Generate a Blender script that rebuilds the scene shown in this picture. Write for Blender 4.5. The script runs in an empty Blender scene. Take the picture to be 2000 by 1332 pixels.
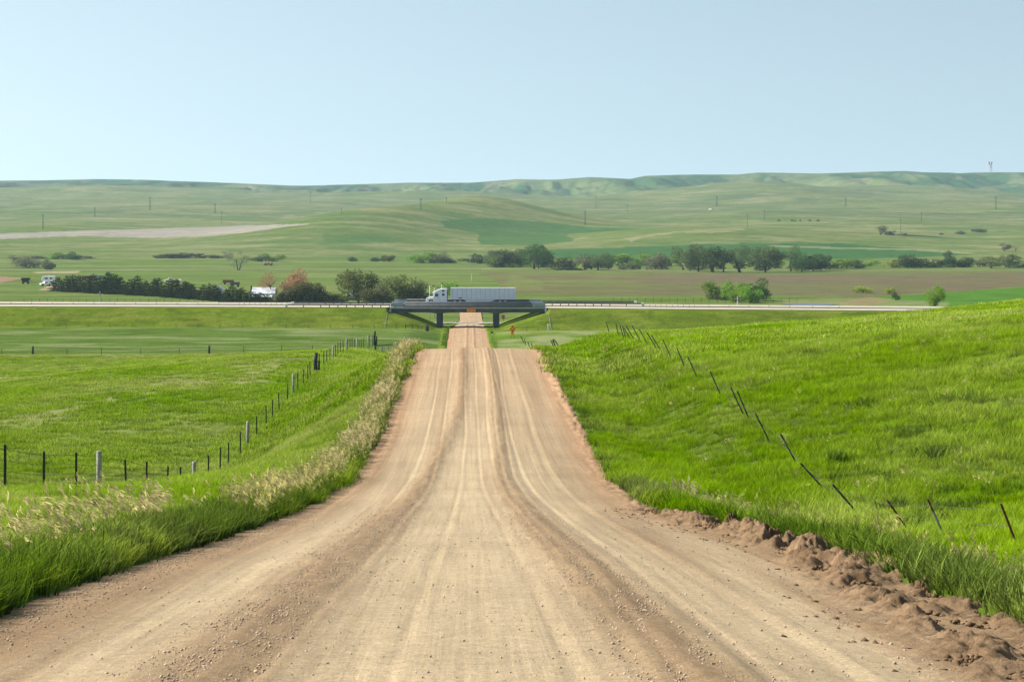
import bpy, bmesh, math, random
import numpy as np
from mathutils import Vector, Matrix

random.seed(7)
rng = np.random.default_rng(7)
scene = bpy.context.scene
COL = scene.collection
F, CX, CY = 3889.0, 914.0, 440.0          # lens (70 mm) and vanishing point of the level view, in 2000 px units

# ------------------------------------------------------------------ small maths
def pchip(pts):
    x = np.array([p[0] for p in pts], float); y = np.array([p[1] for p in pts], float)
    h = np.diff(x); d = np.diff(y) / h
    m = np.zeros_like(y)
    for i in range(1, len(x) - 1):
        if d[i-1] * d[i] > 0:
            w1 = 2*h[i] + h[i-1]; w2 = h[i] + 2*h[i-1]
            m[i] = (w1 + w2) / (w1 / d[i-1] + w2 / d[i])
    m[0] = d[0]; m[-1] = d[-1]
    def f(q):
        q = np.clip(np.asarray(q, float), x[0], x[-1])
        i = np.clip(np.searchsorted(x, q) - 1, 0, len(x) - 2)
        t = (q - x[i]) / h[i]
        t2 = t*t; t3 = t2*t
        return (2*t3-3*t2+1)*y[i] + (t3-2*t2+t)*h[i]*m[i] + (-2*t3+3*t2)*y[i+1] + (t3-t2)*h[i]*m[i+1]
    return f

def lin(pts):
    x = [p[0] for p in pts]; y = [p[1] for p in pts]
    return lambda q: np.interp(q, x, y)

def sstep(a, b, x):
    t = np.clip((np.asarray(x, float) - a) / (b - a), 0, 1)
    return t*t*(3-2*t)

_perm = np.random.default_rng(11).random((256, 256))
def vnoise(x, y):
    x = np.asarray(x, float); y = np.asarray(y, float)
    xi = np.floor(x).astype(int); yi = np.floor(y).astype(int)
    fx = x - xi; fy = y - yi
    fx = fx*fx*(3-2*fx); fy = fy*fy*(3-2*fy)
    a = _perm[xi & 255, yi & 255]; b = _perm[(xi+1) & 255, yi & 255]
    c = _perm[xi & 255, (yi+1) & 255]; d = _perm[(xi+1) & 255, (yi+1) & 255]
    return (a*(1-fx)+b*fx)*(1-fy) + (c*(1-fx)+d*fx)*fy      # 0..1
def fbm(x, y, o=4):
    s = 0; a = .5; n = 0
    for k in range(o):
        s = s + a*vnoise(x*2**k + 17.3*k, y*2**k + 9.1*k); n += a; a *= .5
    return s / n

# ------------------------------------------------------------------ terrain
zroad = pchip([(-60,-1.2),(0,-2.0),(10,-2.95),(15,-3.42),(19,-3.83),(26.5,-4.6),(36,-5.65),(45.8,-6.65),(56,-7.6),(65.6,-8.3),
    (75,-8.68),(83.6,-8.82),(95,-8.75),(108,-8.6),(118,-8.45),(128,-8.45),(136,-8.6),(142,-8.87),(150,-9.5),(165,-10.9),(200,-14.1),
    (240,-17.4),(320,-22.3),(390,-24.3),(430,-24.3),(462,-24.1),(470,-24.4),(480,-24.95),(490,-25.15),(500,-25.25),(515,-25.35),
    (530,-25.5),(560,-25.45),(590,-25.2),(650,-25.0),(800,-25.3),(1000,-26.2),(1130,-26.8),(1250,-27.0),(1400,-26.0),(1500,-25.0),
    (1600,-22.0),(1900,-13.0),(2240,-1.0),(2600,10.0),(2900,19.0),(3300,31.0),(3800,45.0),(4300,58.0),(9500,60.0)])
xl = lin([(-60,-4.8),(22,-4.8),(46,-4.15),(65,-3.9),(85,-3.7),(142,-3.7),(398,-4.2),(470,-4.3),(530,-2.1),(590,-2.5),(700,-2.5)])
xr = lin([(-60,5.0),(18,5.0),(32,5.6),(40,5.1),(46,4.5),(65,4.6),(85,4.95),(142,4.95),(398,4.4),(470,4.1),(530,3.8),(590,3.75),(700,3.7)])
zfl = pchip([(-60,-1.6),(0,-2.3),(40,-5.5),(58,-7.8),(63.5,-8.6),(68.7,-9.2),(73,-9.8),(79,-10.6),(84,-11.4),(93,-12.6),(101,-13.2),(115,-13.6),
    (133,-13.6),(154,-13.15),(177,-13.1),(199,-13.4),(220,-14),(242,-15.2),(287,-18),(340,-21.6),(400,-23),(455,-23.4),(520,-25.4)])
zfield = pchip([(-60,-2),(0,-3),(58,-9),(100,-13),(150,-14.7),(200,-16.4),(300,-20.7),(335,-22.2),(350,-22.6),(400,-23),(455,-23.1),(520,-25.3)])
zfr = pchip([(-60,-1.5),(0,-2.2),(30,-5.3),(41.7,-6.8),(48,-7.6),(59.6,-8.6),(69.6,-8.4),(76,-8.2),(84,-7.9),(99.6,-7.7),(119,-7.6),(135,-7.9),
    (144,-8.3),(162,-8.95),(180,-10.3),(220,-14),(300,-20),(390,-24.2),(455,-23.8),(520,-25.4)])
khill = lin([(0,.10),(60,.15),(100,.15),(160,.11),(400,.05),(455,0)])
def zhw(X): return np.interp(X, [-400,-114,0,110,400], [-19.0,-19.2,-19.5,-20.3,-21.6])
ridge_px = [-900,0,100,180,280,350,450,570,620,700,800,920,985,1010,1055,1100,1150,1230,1262,1320,1440,1480,1600,1720,1770,1800,1900,2000,2900]
ridge_y  = [356,353,352,350,351,354,357,362,362,360,357,357,352,350,351,350,346,349,343,341,341,337,339,335,334,336,337,336,338]

HILLS = [(-110,1950,20,62,150),(-190,1850,6,70,120),(-50,2150,16,62,150),(8,2370,24,62,170),(75,2300,8,60,140),(205,1830,11,75,110),(330,1950,6,90,140),
         (-420,2000,5,130,160),(420,2500,8,160,220),(-330,2700,7,200,200),(700,3000,10,180,260),(-620,3300,10,220,260),(250,3500,7,240,260),
         (560,3900,30,160,380),(900,4100,24,150,330),(-150,4000,18,200,260),(-700,4200,22,190,300),(-1050,4100,20,200,300)]

def H(X, D):
    X = np.asarray(X, float); D = np.asarray(D, float)
    X, D = np.broadcast_arrays(X, D)
    zr = zroad(D); L = xl(D); R = xr(D)
    # left of the road
    t = np.clip((L - X) / np.maximum(L + 13.5, 1), 0, 1)
    s = t*t*(3-2*t)*.75 + t*.25
    zl = zr + (zfl(D) - zr)*s + .16*np.exp(-((L - X - .7)/.7)**2)
    u = np.clip(-13.5 - X, 0, None)
    zl = np.where(X < -13.5, zfl(D) + (zfield(D) - zfl(D))*sstep(0, 45, u), zl)
    # right of the road
    t = np.clip((X - R) / np.maximum(11.5 - R, 1), 0, 1)
    s = t*t*(3-2*t)
    zrr = zr + (zfr(D) - zr)*s - .75*np.sin(np.pi*np.clip(t, 0, 1))**2*sstep(170, 120, D) + .12*np.exp(-((X - R - .6)/.6)**2)
    u = np.clip(X - 11.5, 0, None)
    wb = sstep(105, 150, D)*sstep(460, 300, D); uc = np.minimum(u, 60)
    rise = khill(D)*70*(1-np.exp(-u/70))*(1-wb) + (.045*uc + .00105*uc*uc)*wb
    zrr = np.where(X > 11.5, zfr(D) + rise, zrr)
    near = np.where(X < L, zl, np.where(X > R, zrr, zr - .16))
    near = near + np.where((X < L) | (X > R), .22*(fbm(X*.16, D*.16, 3)-.5)*np.minimum(1, np.where(X < L, L-X, X-R)/3+.15), 0)
    # valley and the hills
    far = zr + (fbm(X/260+5, D/300, 4)-.5)*np.interp(D, [520,900,1300,1600,2400,3600], [0,.6,1.0,5,12,20])
    for hx, hd, hz, sx, sd in HILLS:
        far = far + hz*np.exp(-((X-hx)/sx)**2/2 - ((D-hd)/sd)**2/2)
    Dm = np.maximum(D, 50)
    px = CX + F*X/Dm
    zc = (CY - np.interp(px, ridge_px, ridge_y))/F*5300.0
    rel = (D-4150 + 420*(fbm(X/420.0+3, D*0+2, 3)-.5))/1150.0
    S = sstep(0, 1, np.clip(rel, 0, 1))
    gul = np.abs(fbm(X/92.0+.25*fbm(X/60, D/200, 2), D/900.0, 4)-.5)*2
    far = far + S*(zc - 58) + (S*(1-S)*4)*(gul-.35)*40 + (S*(1-S)*4)*(fbm(X/45., D/80., 4)-.5)*18
    far = np.where((D > 3600) & (D <= 5300), np.minimum(far, zc*D/5300 - .8 - 14*np.clip((5300-D)/1200, 0, 1)), far)
    far = np.where(D > 5300, np.minimum(far, zc - (D-5300)*.01), far)
    w = sstep(500, 560, D)
    z = near*(1-w) + far*w
    # interstate embankment with the underpass gap
    e = np.minimum(np.clip((D-453)/12.5, 0, 1), np.clip((507-D)/7.0, 0, 1))
    g = np.interp(np.abs(X), [7.6,17.3,18.5,19.0], [0,.70,.74,1])
    top = zhw(X) - .10 - .5*np.exp(-((D-485)/2.6)**2)
    k = np.minimum(e, g)
    z = z + np.where(k > 0, (top - z)*k, 0)
    return z

_dd = np.concatenate([np.arange(10, 200, .25), np.arange(200, 560, .5), np.arange(560, 1400, 1.0), np.arange(1400, 5400, 4.0)])
def at(px, y):
    """first ground point seen at photo position (px, y)"""
    r = (px-CX)/F; s = (CY-y)/F
    g = H(r*_dd, _dd) - s*_dd
    k = int(np.argmax(g >= 0))
    D = float(_dd[k])
    return r*D, D, float(H(r*D, D))
def h1(x, d): return float(H(x, d))

# ------------------------------------------------------------------ object helpers
def tag(o, label=None, cat=None, group=None, kind=None):
    if label: o['label'] = label
    if cat: o['category'] = cat
    if group: o['group'] = group
    if kind: o['kind'] = kind
    return o
def link(name, me, mats=(), parent=None, smooth=False):
    o = bpy.data.objects.new(name, me); COL.objects.link(o)
    for m in (mats if isinstance(mats, (list, tuple)) else [mats]):
        if m and len(me.materials) < 9 and m.name not in [x.name for x in me.materials if x]: me.materials.append(m)
    if parent: o.parent = parent
    if smooth: me.shade_smooth()
    return o
def empty(name, loc, label, cat, group=None, rz=0):
    o = bpy.data.objects.new(name, None); COL.objects.link(o)
    o.empty_display_size = .2; o.location = loc; o.rotation_euler = (0, 0, rz)
    return tag(o, label, cat, group)

class MB:
    """collects shapes into one mesh"""
    def __init__(s): s.v = []; s.f = []; s.m = []
    def add(s, v, f, mi=0):
        b = len(s.v); s.v += [tuple(p) for p in v]; s.f += [tuple(i+b for i in q) for q in f]; s.m += [mi]*len(f); return s
    def box(s, a, b, mi=0, rot=None, c=None):
        x0,y0,z0 = a; x1,y1,z1 = b
        v = [Vector(p) for p in ((x0,y0,z0),(x1,y0,z0),(x1,y1,z0),(x0,y1,z0),(x0,y0,z1),(x1,y0,z1),(x1,y1,z1),(x0,y1,z1))]
        if rot is not None:
            c = Vector(c) if c else sum(v, Vector())/8
            v = [rot @ (p-c) + c for p in v]
        return s.add(v, [(0,3,2,1),(4,5,6,7),(0,1,5,4),(1,2,6,5),(2,3,7,6),(3,0,4,7)], mi)
    def tube(s, p, r, n=6, mi=0, cap=True):
        """tube through points p with radius r (number or list)"""
        p = [Vector(q) for q in p]; rr = r if isinstance(r, (list, tuple)) else [r]*len(p)
        v = []; f = []
        for i, q in enumerate(p):
            d = (p[min(i+1, len(p)-1)] - p[max(i-1, 0)]).normalized()
            a = d.orthogonal().normalized() if abs(d.z) < .95 else Vector((1,0,0))
            a = (a - d*a.dot(d)).normalized(); b = d.cross(a)
            for k in range(n):
                t = 2*math.pi*k/n
                v.append(q + (a*math.cos(t) + b*math.sin(t))*rr[i])
        for i in range(len(p)-1):
            for k in range(n):
                f.append((i*n+k, i*n+(k+1)%n, (i+1)*n+(k+1)%n, (i+1)*n+k))
        if cap: f.append(tuple(range(n-1, -1, -1))); f.append(tuple((len(p)-1)*n+k for k in range(n)))
        return s.add(v, f, mi)
    def prism(s, prof, y0, y1, mi=0):
        """(x, z) outline extruded along y"""
        n = len(prof)
        v = [(x, y0, z) for x, z in prof] + [(x, y1, z) for x, z in prof]
        f = [tuple(range(n)), tuple(range(2*n-1, n-1, -1))]
        f += [(i, i+n, (i+1) % n + n, (i+1) % n) for i in range(n)]
        return s.add(v, f, mi)
    def prismx(s, prof, x0, x1, mi=0):
        n = len(prof)
        v = [(x0, y, z) for y, z in prof] + [(x1, y, z) for y, z in prof]
        f = [tuple(range(n)), tuple(range(2*n-1, n-1, -1))]
        f += [(i, i+n, (i+1) % n + n, (i+1) % n) for i in range(n)]
        return s.add(v, f, mi)
    def build(s, name, mats, parent=None, smooth=False, bevel=0):
        me = bpy.data.meshes.new(name); me.from_pydata(s.v, [], s.f); 
        mats = mats if isinstance(mats, (list, tuple)) else [mats]
        for m in mats: me.materials.append(m)
        me.polygons.foreach_set('material_index', s.m)
        bm = bmesh.new(); bm.from_mesh(me); bmesh.ops.recalc_face_normals(bm, faces=bm.faces); bm.to_mesh(me); bm.free()
        me.update()
        o = bpy.data.objects.new(name, me); COL.objects.link(o)
        if parent: o.parent = parent
        if smooth: me.shade_smooth()
        if bevel:
            b = o.modifiers.new('bevel', 'BEVEL'); b.width = bevel; b.segments = 2; b.limit_method = 'ANGLE'
        return o

def np_mesh(name, co, quads, attrs=None, smooth=True):
    me = bpy.data.meshes.new(name)
    n = len(co); q = len(quads); k = quads.shape[1] if q else 0
    me.vertices.add(n); me.vertices.foreach_set('co', np.ascontiguousarray(co, dtype=np.float32).ravel())
    if q:
        me.loops.add(q*k); me.loops.foreach_set('vertex_index', np.ascontiguousarray(quads, dtype=np.int32).ravel())
        me.polygons.add(q); me.polygons.foreach_set('loop_start', np.arange(0, q*k, k, dtype=np.int32))
    me.update(calc_edges=True)
    for nm, (tp, arr) in (attrs or {}).items():
        a = me.attributes.new(nm, tp, 'POINT')
        key = {'FLOAT':'value','INT':'value','FLOAT_VECTOR':'vector','FLOAT_COLOR':'color'}[tp]
        a.data.foreach_set(key, np.ascontiguousarray(arr, dtype=np.int32 if tp == 'INT' else np.float32).ravel())
    if smooth and q: me.shade_smooth()
    return me
def grid_quads(nr, nc):
    i = np.arange(nr-1)[:, None]*nc + np.arange(nc-1)[None, :]
    return np.stack([i, i+1, i+nc+1, i+nc], -1).reshape(-1, 4)

ORD = ['first','second','third','fourth','fifth','sixth','seventh','eighth','ninth','tenth','eleventh','twelfth','thirteenth','fourteenth','fifteenth',
       'sixteenth','seventeenth','eighteenth','nineteenth','twentieth']
TENS = {2:'twenty',3:'thirty',4:'forty'}
def nth(i):
    if i < 20: return ORD[i]
    t, u = divmod(i+1, 10)
    return TENS[t]+'-'+ORD[u-1] if u else {3:'thirtieth',4:'fortieth'}.get(t, 'last')

# ------------------------------------------------------------------ materials
MATS = {}
class NT:
    def __init__(s, name):
        s.m = bpy.data.materials.new(name); s.m.use_nodes = True
        s.t = s.m.node_tree; s.n = s.t.nodes; s.l = s.t.links
        s.b = s.n['Principled BSDF']; s.out = s.n['Material Output']
        MATS[name] = s.m
    def N(s, tp, **k):
        n = s.n.new(tp)
        for a, v in k.items():
            if a[0] == '_': n.inputs[a[1:].replace('_', ' ')].default_value = v
            else: setattr(n, a, v)
        return n
    def L(s, a, b): s.l.new(a, b)
    def coord(s, scale=(1,1,1)):
        c = s.N('ShaderNodeTexCoord'); m = s.N('ShaderNodeMapping'); m.inputs['Scale'].default_value = scale
        s.L(c.outputs['Object'], m.inputs['Vector']); return m.outputs['Vector']
    def noise(s, scale, detail=4, vec=None, rough=.55):
        n = s.N('ShaderNodeTexNoise'); n.inputs['Scale'].default_value = scale; n.inputs['Detail'].default_value = detail
        n.inputs['Roughness'].default_value = rough
        s.L(vec or s.coord(), n.inputs['Vector']); return n.outputs['Fac']
    def ramp(s, fac, stops):
        r = s.N('ShaderNodeValToRGB'); e = r.color_ramp.elements
        while len(e) < len(stops): e.new(.5)
        for i, (p, c) in enumerate(stops):
            e[i].position = p; e[i].color = (*c, 1) if isinstance(c, (tuple, list)) else (c, c, c, 1)
        s.L(fac, r.inputs['Fac']); return r.outputs['Color']
    def mix(s, fac, a, b, mode='MIX'):
        m = s.N('ShaderNodeMix', data_type='RGBA', blend_type=mode)
        for sock, v in ((m.inputs[0], fac), (m.inputs[6], a), (m.inputs[7], b)):
            if isinstance(v, (int, float)): sock.default_value = v
            elif isinstance(v, tuple): sock.default_value = (*v, 1)
            else: s.L(v, sock)
        return m.outputs[2]
    def math(s, op, a, b=0.0):
        m = s.N('ShaderNodeMath', operation=op)
        for i, v in enumerate((a, b)):
            if isinstance(v, (int, float)): m.inputs[i].default_value = v
            else: s.L(v, m.inputs[i])
        return m.outputs[0]
    def attr(s, name, tp='GEOMETRY'):
        a = s.N('ShaderNodeAttribute', attribute_name=name, attribute_type=tp); return a
    def bump(s, h, strength=.5, dist=.05):
        b = s.N('ShaderNodeBump'); b.inputs['Strength'].default_value = strength; b.inputs['Distance'].default_value = dist
        s.L(h, b.inputs['Height']); s.L(b.outputs[0], s.b.inputs['Normal'])
    def base(s, c, rough=.9, spec=.15, metal=0):
        if isinstance(c, tuple): s.b.inputs['Base Color'].default_value = (*c, 1)
        else: s.L(c, s.b.inputs['Base Color'])
        s.b.inputs['Roughness'].default_value = rough; s.b.inputs['Specular IOR Level'].default_value = spec
        s.b.inputs['Metallic'].default_value = metal
        return s.m

def simple(name, c, rough=.6, spec=.3, metal=0, var=.25, scale=3.0):
    t = NT(name); n = t.noise(scale, 5)
    lo = tuple(x*(1-var) for x in c); hi = tuple(min(1, x*(1+var)) for x in c)
    return t.base(t.ramp(n, [(.3, lo), (.7, hi)]), rough, spec, metal)

def leafmat(name, c, var=.35, trans=.42):
    t = NT(name)
    oi = t.N('ShaderNodeObjectInfo')
    n = t.noise(.9, 3)
    k = t.ramp(n, [(.3, tuple(x*(1-var) for x in c)), (.7, tuple(x*(1+var) for x in c))])
    hsv = t.N('ShaderNodeHueSaturation'); t.L(k, hsv.inputs['Color'])
    t.L(t.math('ADD', t.math('MULTIPLY', oi.outputs['Random'], .5), .75), hsv.inputs['Value'])
    t.L(t.math('ADD', t.math('MULTIPLY', oi.outputs['Random'], .03), .485), hsv.inputs['Hue'])
    d = t.N('ShaderNodeBsdfDiffuse'); tr = t.N('ShaderNodeBsdfTranslucent'); mx = t.N('ShaderNodeMixShader'); mx.inputs[0].default_value = trans
    t.L(hsv.outputs[0], d.inputs['Color']); t.L(hsv.outputs[0], tr.inputs['Color'])
    t.L(d.outputs[0], mx.inputs[1]); t.L(tr.outputs[0], mx.inputs[2]); t.L(mx.outputs[0], t.out.inputs['Surface'])
    return t.m

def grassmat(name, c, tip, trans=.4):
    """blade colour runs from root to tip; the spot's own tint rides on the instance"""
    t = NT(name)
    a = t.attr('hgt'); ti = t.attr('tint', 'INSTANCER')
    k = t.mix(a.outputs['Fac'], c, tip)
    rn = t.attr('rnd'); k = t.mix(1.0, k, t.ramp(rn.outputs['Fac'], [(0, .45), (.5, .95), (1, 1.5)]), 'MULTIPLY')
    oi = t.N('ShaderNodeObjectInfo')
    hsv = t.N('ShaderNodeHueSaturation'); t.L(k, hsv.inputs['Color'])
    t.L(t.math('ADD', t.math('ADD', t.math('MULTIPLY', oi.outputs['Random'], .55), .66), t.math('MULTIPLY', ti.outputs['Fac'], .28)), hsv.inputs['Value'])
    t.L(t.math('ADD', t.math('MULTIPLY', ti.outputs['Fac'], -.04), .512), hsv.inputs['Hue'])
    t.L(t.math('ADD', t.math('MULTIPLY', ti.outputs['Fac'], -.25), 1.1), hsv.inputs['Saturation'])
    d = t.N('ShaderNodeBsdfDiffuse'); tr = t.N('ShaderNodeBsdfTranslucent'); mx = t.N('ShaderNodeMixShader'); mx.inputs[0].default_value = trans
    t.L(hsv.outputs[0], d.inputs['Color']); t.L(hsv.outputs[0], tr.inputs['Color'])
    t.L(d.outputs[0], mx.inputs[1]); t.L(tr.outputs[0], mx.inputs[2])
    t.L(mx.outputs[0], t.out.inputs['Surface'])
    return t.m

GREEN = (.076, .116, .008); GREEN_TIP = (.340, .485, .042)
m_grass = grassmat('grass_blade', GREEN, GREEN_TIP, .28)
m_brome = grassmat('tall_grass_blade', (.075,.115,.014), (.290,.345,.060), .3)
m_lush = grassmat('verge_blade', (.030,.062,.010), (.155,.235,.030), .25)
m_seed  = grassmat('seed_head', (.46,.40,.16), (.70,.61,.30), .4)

# ground
t = NT('ground_cover')
ca = t.attr('Col')
n1 = t.noise(1.3, 5, rough=.7); n2 = t.noise(.09, 4); n3 = t.noise(6.0, 3, rough=.7)
c = t.mix(1.0, ca.outputs['Color'], t.ramp(n1, [(.25, .62), (.75, 1.35)]), 'MULTIPLY')
c = t.mix(1.0, c, t.ramp(n2, [(.3, .82), (.7, 1.18)]), 'MULTIPLY')
c = t.mix(1.0, c, t.ramp(n3, [(.25, .75), (.75, 1.25)]), 'MULTIPLY')
m_ground = t.base(c, 1.0, .0)
t.bump(t.math('ADD', n1, t.math('MULTIPLY', n3, .4)), .55, .35)

# gravel road
t = NT('gravel_road')
lo = t.attr('loose'); re = t.attr('red')
vs = t.coord((2.2, .05, 1)); st = t.noise(1.0, 4, vs, .55)
vs2 = t.coord((13.0, .10, 1)); st2 = t.noise(1.0, 5, vs2, .6)
big = t.noise(.25, 4); grit = t.noise(38, 4, rough=.8); grit2 = t.noise(120, 2, rough=.8); rip = t.noise(1.0, 3, t.coord((1.2, 6.0, 1)))
c = t.mix(lo.outputs['Fac'], (.390,.303,.193), (.312,.218,.128))
c = t.mix(re.outputs['Fac'], c, (.365,.230,.132))
c = t.mix(1.0, c, t.ramp(st, [(.3, .90), (.7, 1.10)]), 'MULTIPLY')
c = t.mix(1.0, c, t.ramp(st2, [(.3, .88), (.7, 1.10)]), 'MULTIPLY')
m1 = t.noise(5.5, 5, rough=.7); m2 = t.noise(14, 4, rough=.75)
c = t.mix(1.0, c, t.ramp(m1, [(.3, .86), (.7, 1.12)]), 'MULTIPLY')
c = t.mix(1.0, c, t.ramp(m2, [(.3, .84), (.7, 1.16)]), 'MULTIPLY')
c = t.mix(1.0, c, t.ramp(big, [(.3, .92), (.7, 1.07)]), 'MULTIPLY')
c = t.mix(1.0, c, t.ramp(grit, [(.30, .62), (.5, 1.0), (.70, 1.32)]), 'MULTIPLY')
da = t.attr('damp'); dn = t.noise(3.0, 5, rough=.7)
c = t.mix(t.math('MULTIPLY', da.outputs['Fac'], .92), c, t.mix(1.0, t.ramp(dn, [(.34, (.135,.084,.046)), (.68, (.315,.212,.126))]), t.ramp(grit, [(.28,.72),(.72,1.25)]), 'MULTIPLY'))
m_road = t.base(c, 1.0, .05)
hh = t.math('ADD', t.math('MULTIPLY', grit, t.math('ADD', t.math('MULTIPLY', lo.outputs['Fac'], 1.6), .35)), t.math('ADD', t.math('MULTIPLY', st2, .35), t.math('MULTIPLY', rip, .06)))
hh = t.math('ADD', hh, t.math('ADD', t.math('MULTIPLY', grit2, .25), t.math('MULTIPLY', m2, .5)))
t.bump(hh, .75, .03)

# clods
t = NT('damp_dirt'); n = t.noise(9, 6, rough=.7); n2 = t.noise(45, 4, rough=.8)
c = t.mix(1.0, t.ramp(n, [(.3, (.105,.064,.035)), (.72, (.24,.155,.09))]), t.ramp(n2, [(.25,.7),(.75,1.25)]), 'MULTIPLY')
m_dirt = t.base(c, 1.0, .05); t.bump(t.math('ADD', n, t.math('MULTIPLY', n2, .5)), .8, .04)
t = NT('berm_dirt'); n = t.noise(2.2, 6, rough=.7); n2 = t.noise(26, 5, rough=.8); n3 = t.noise(90, 2)
c = t.mix(1.0, t.ramp(n, [(.34, (.215,.140,.078)), (.66, (.400,.285,.180))]), t.ramp(n2, [(.28,.68),(.72,1.28)]), 'MULTIPLY')
m_berm = t.base(c, 1.0, .05); t.bump(t.math('ADD', n2, t.math('MULTIPLY', n3, .4)), .8, .03)
m_stone = simple('road_stone', (.42,.32,.23), .9, .1, 0, .5, 9)

m_conc = simple('pale_pavement', (.42,.375,.30), .9, .1, 0, .12, .4)
m_cross = simple('worn_asphalt', (.29,.265,.235), .9, .1, 0, .15, .4)
m_track = simple('dirt_track', (.36,.27,.20), 1, .05, 0, .2, .2)
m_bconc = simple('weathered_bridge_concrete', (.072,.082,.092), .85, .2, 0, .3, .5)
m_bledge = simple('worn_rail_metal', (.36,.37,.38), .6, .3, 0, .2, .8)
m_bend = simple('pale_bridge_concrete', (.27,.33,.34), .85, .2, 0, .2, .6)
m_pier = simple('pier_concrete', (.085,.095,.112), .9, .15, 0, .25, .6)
m_galv = simple('dull_galvanised_steel', (.085,.095,.10), .6, .4, .3, .25, 1)
m_term = simple('white_end_terminal', (.75,.74,.70), .5, .4, 0, .1, 2)
m_wood = simple('weathered_grey_wood', (.34,.32,.29), .9, .1, 0, .3, 6)
m_dwood = simple('dark_old_wood', (.05,.047,.045), .9, .1, 0, .4, 6)
m_steel = simple('dark_green_steel_post', (.022,.026,.022), .7, .3, 0, .4, 8)
m_rust = simple('rusty_steel', (.11,.035,.022), .8, .2, 0, .4, 14)
m_post2 = simple('bare_grey_steel', (.20,.22,.26), .6, .4, .2, .3, 14)
m_wire = simple('old_wire', (.10,.10,.095), .6, .4, .3, .2, 3)
m_pole = simple('dark_pole_timber', (.035,.045,.055), .9, .1, 0, .3, 1)
m_paleP = simple('pale_pole', (.62,.60,.56), .6, .3, 0, .1, 1)
m_white = simple('white_paint', (.88,.88,.88), .35, .5, 0, .04, 2)
m_trail = simple('trailer_panel', (.78,.79,.80), .45, .5, 0, .06, .8)
m_seam = simple('trailer_seam', (.42,.44,.46), .5, .4, 0, .06, 1)
m_black = simple('black_rubber', (.015,.015,.016), .8, .3, 0, .3, 4)
m_chrome = simple('polished_rim', (.55,.56,.58), .3, .6, .8, .1, 4)
m_rooflt = simple('pale_metal_roof', (.62,.64,.66), .5, .4, 0, .1, .5)
m_siding = simple('white_siding', (.74,.74,.74), .8, .2, 0, .08, .8)
m_greyw = simple('grey_siding', (.30,.32,.36), .8, .2, 0, .12, .8)
m_droof = simple('dark_shingles', (.045,.047,.06), .9, .1, 0, .3, 1)
m_red = simple('faded_red_paint', (.24,.055,.03), .7, .3, 0, .25, 1)
m_teal = simple('green_paint', (.03,.20,.14), .5, .4, 0, .15, 1)
m_orange = simple('orange_sign_face', (1.0,.30,.008), .5, .3, 0, .06, 3)
m_yellow = simple('amber_sign_face', (1.0,.42,.010), .5, .3, 0, .06, 3)
m_stop = simple('red_sign_face', (.33,.015,.018), .5, .3, 0, .08, 3)
m_ink = simple('black_sign_ink', (.01,.01,.01), .7, .2, 0, .1, 3)
m_hay = simple('hay', (.30,.23,.13), 1, .05, 0, .3, 3)
m_bark = simple('grey_bark', (.10,.085,.068), 1, .05, 0, .4, 2)
m_pbark = simple('pale_dead_wood', (.42,.38,.33), 1, .05, 0, .3, 2)
t = NT('window_glass'); m_glass = t.base((.012,.018,.024), .12, .6)
t = NT('cab_side_glass'); m_glass2 = t.base((.05,.13,.14), .12, .6)
t = NT('pond_water'); nn = t.noise(.8, 3); m_water = t.base((.05,.075,.10), .35, .25); t.bump(nn, .1, .05)

m_leaf = {
 'cotton': leafmat('cottonwood_leaves', (0.114,0.162,0.054)), 'dark': leafmat('dark_green_leaves', (0.062,0.114,0.028)),
 'bright': leafmat('bright_green_leaves', (0.182,0.297,0.035)), 'grey': leafmat('grey_green_leaves', (0.162,0.167,0.092)),
 'spruce': leafmat('spruce_needles', (.026,.042,.015), .4, .2), 'yellow': leafmat('yellow_green_leaves', (0.297,0.351,0.047)),
 'orange': leafmat('reddish_new_leaves', (.33,.185,.105)), 'purple': leafmat('dark_purple_leaves', (.045,.035,.040)),
 'olive': leafmat('olive_leaves', (0.124,0.141,0.046))}

# ------------------------------------------------------------------ ground sheet
def in_poly(px, y, poly):
    ins = np.zeros(px.shape, bool); n = len(poly); j = n-1
    for i in range(n):
        xi, yi = poly[i]; xj, yj = poly[j]
        with np.errstate(divide='ignore', invalid='ignore'):
            c = ((yi > y) != (yj > y)) & (px < (xj-xi)*(y-yi)/(yj-yi+1e-9) + xi)
        ins ^= c; j = i
    return ins

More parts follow.
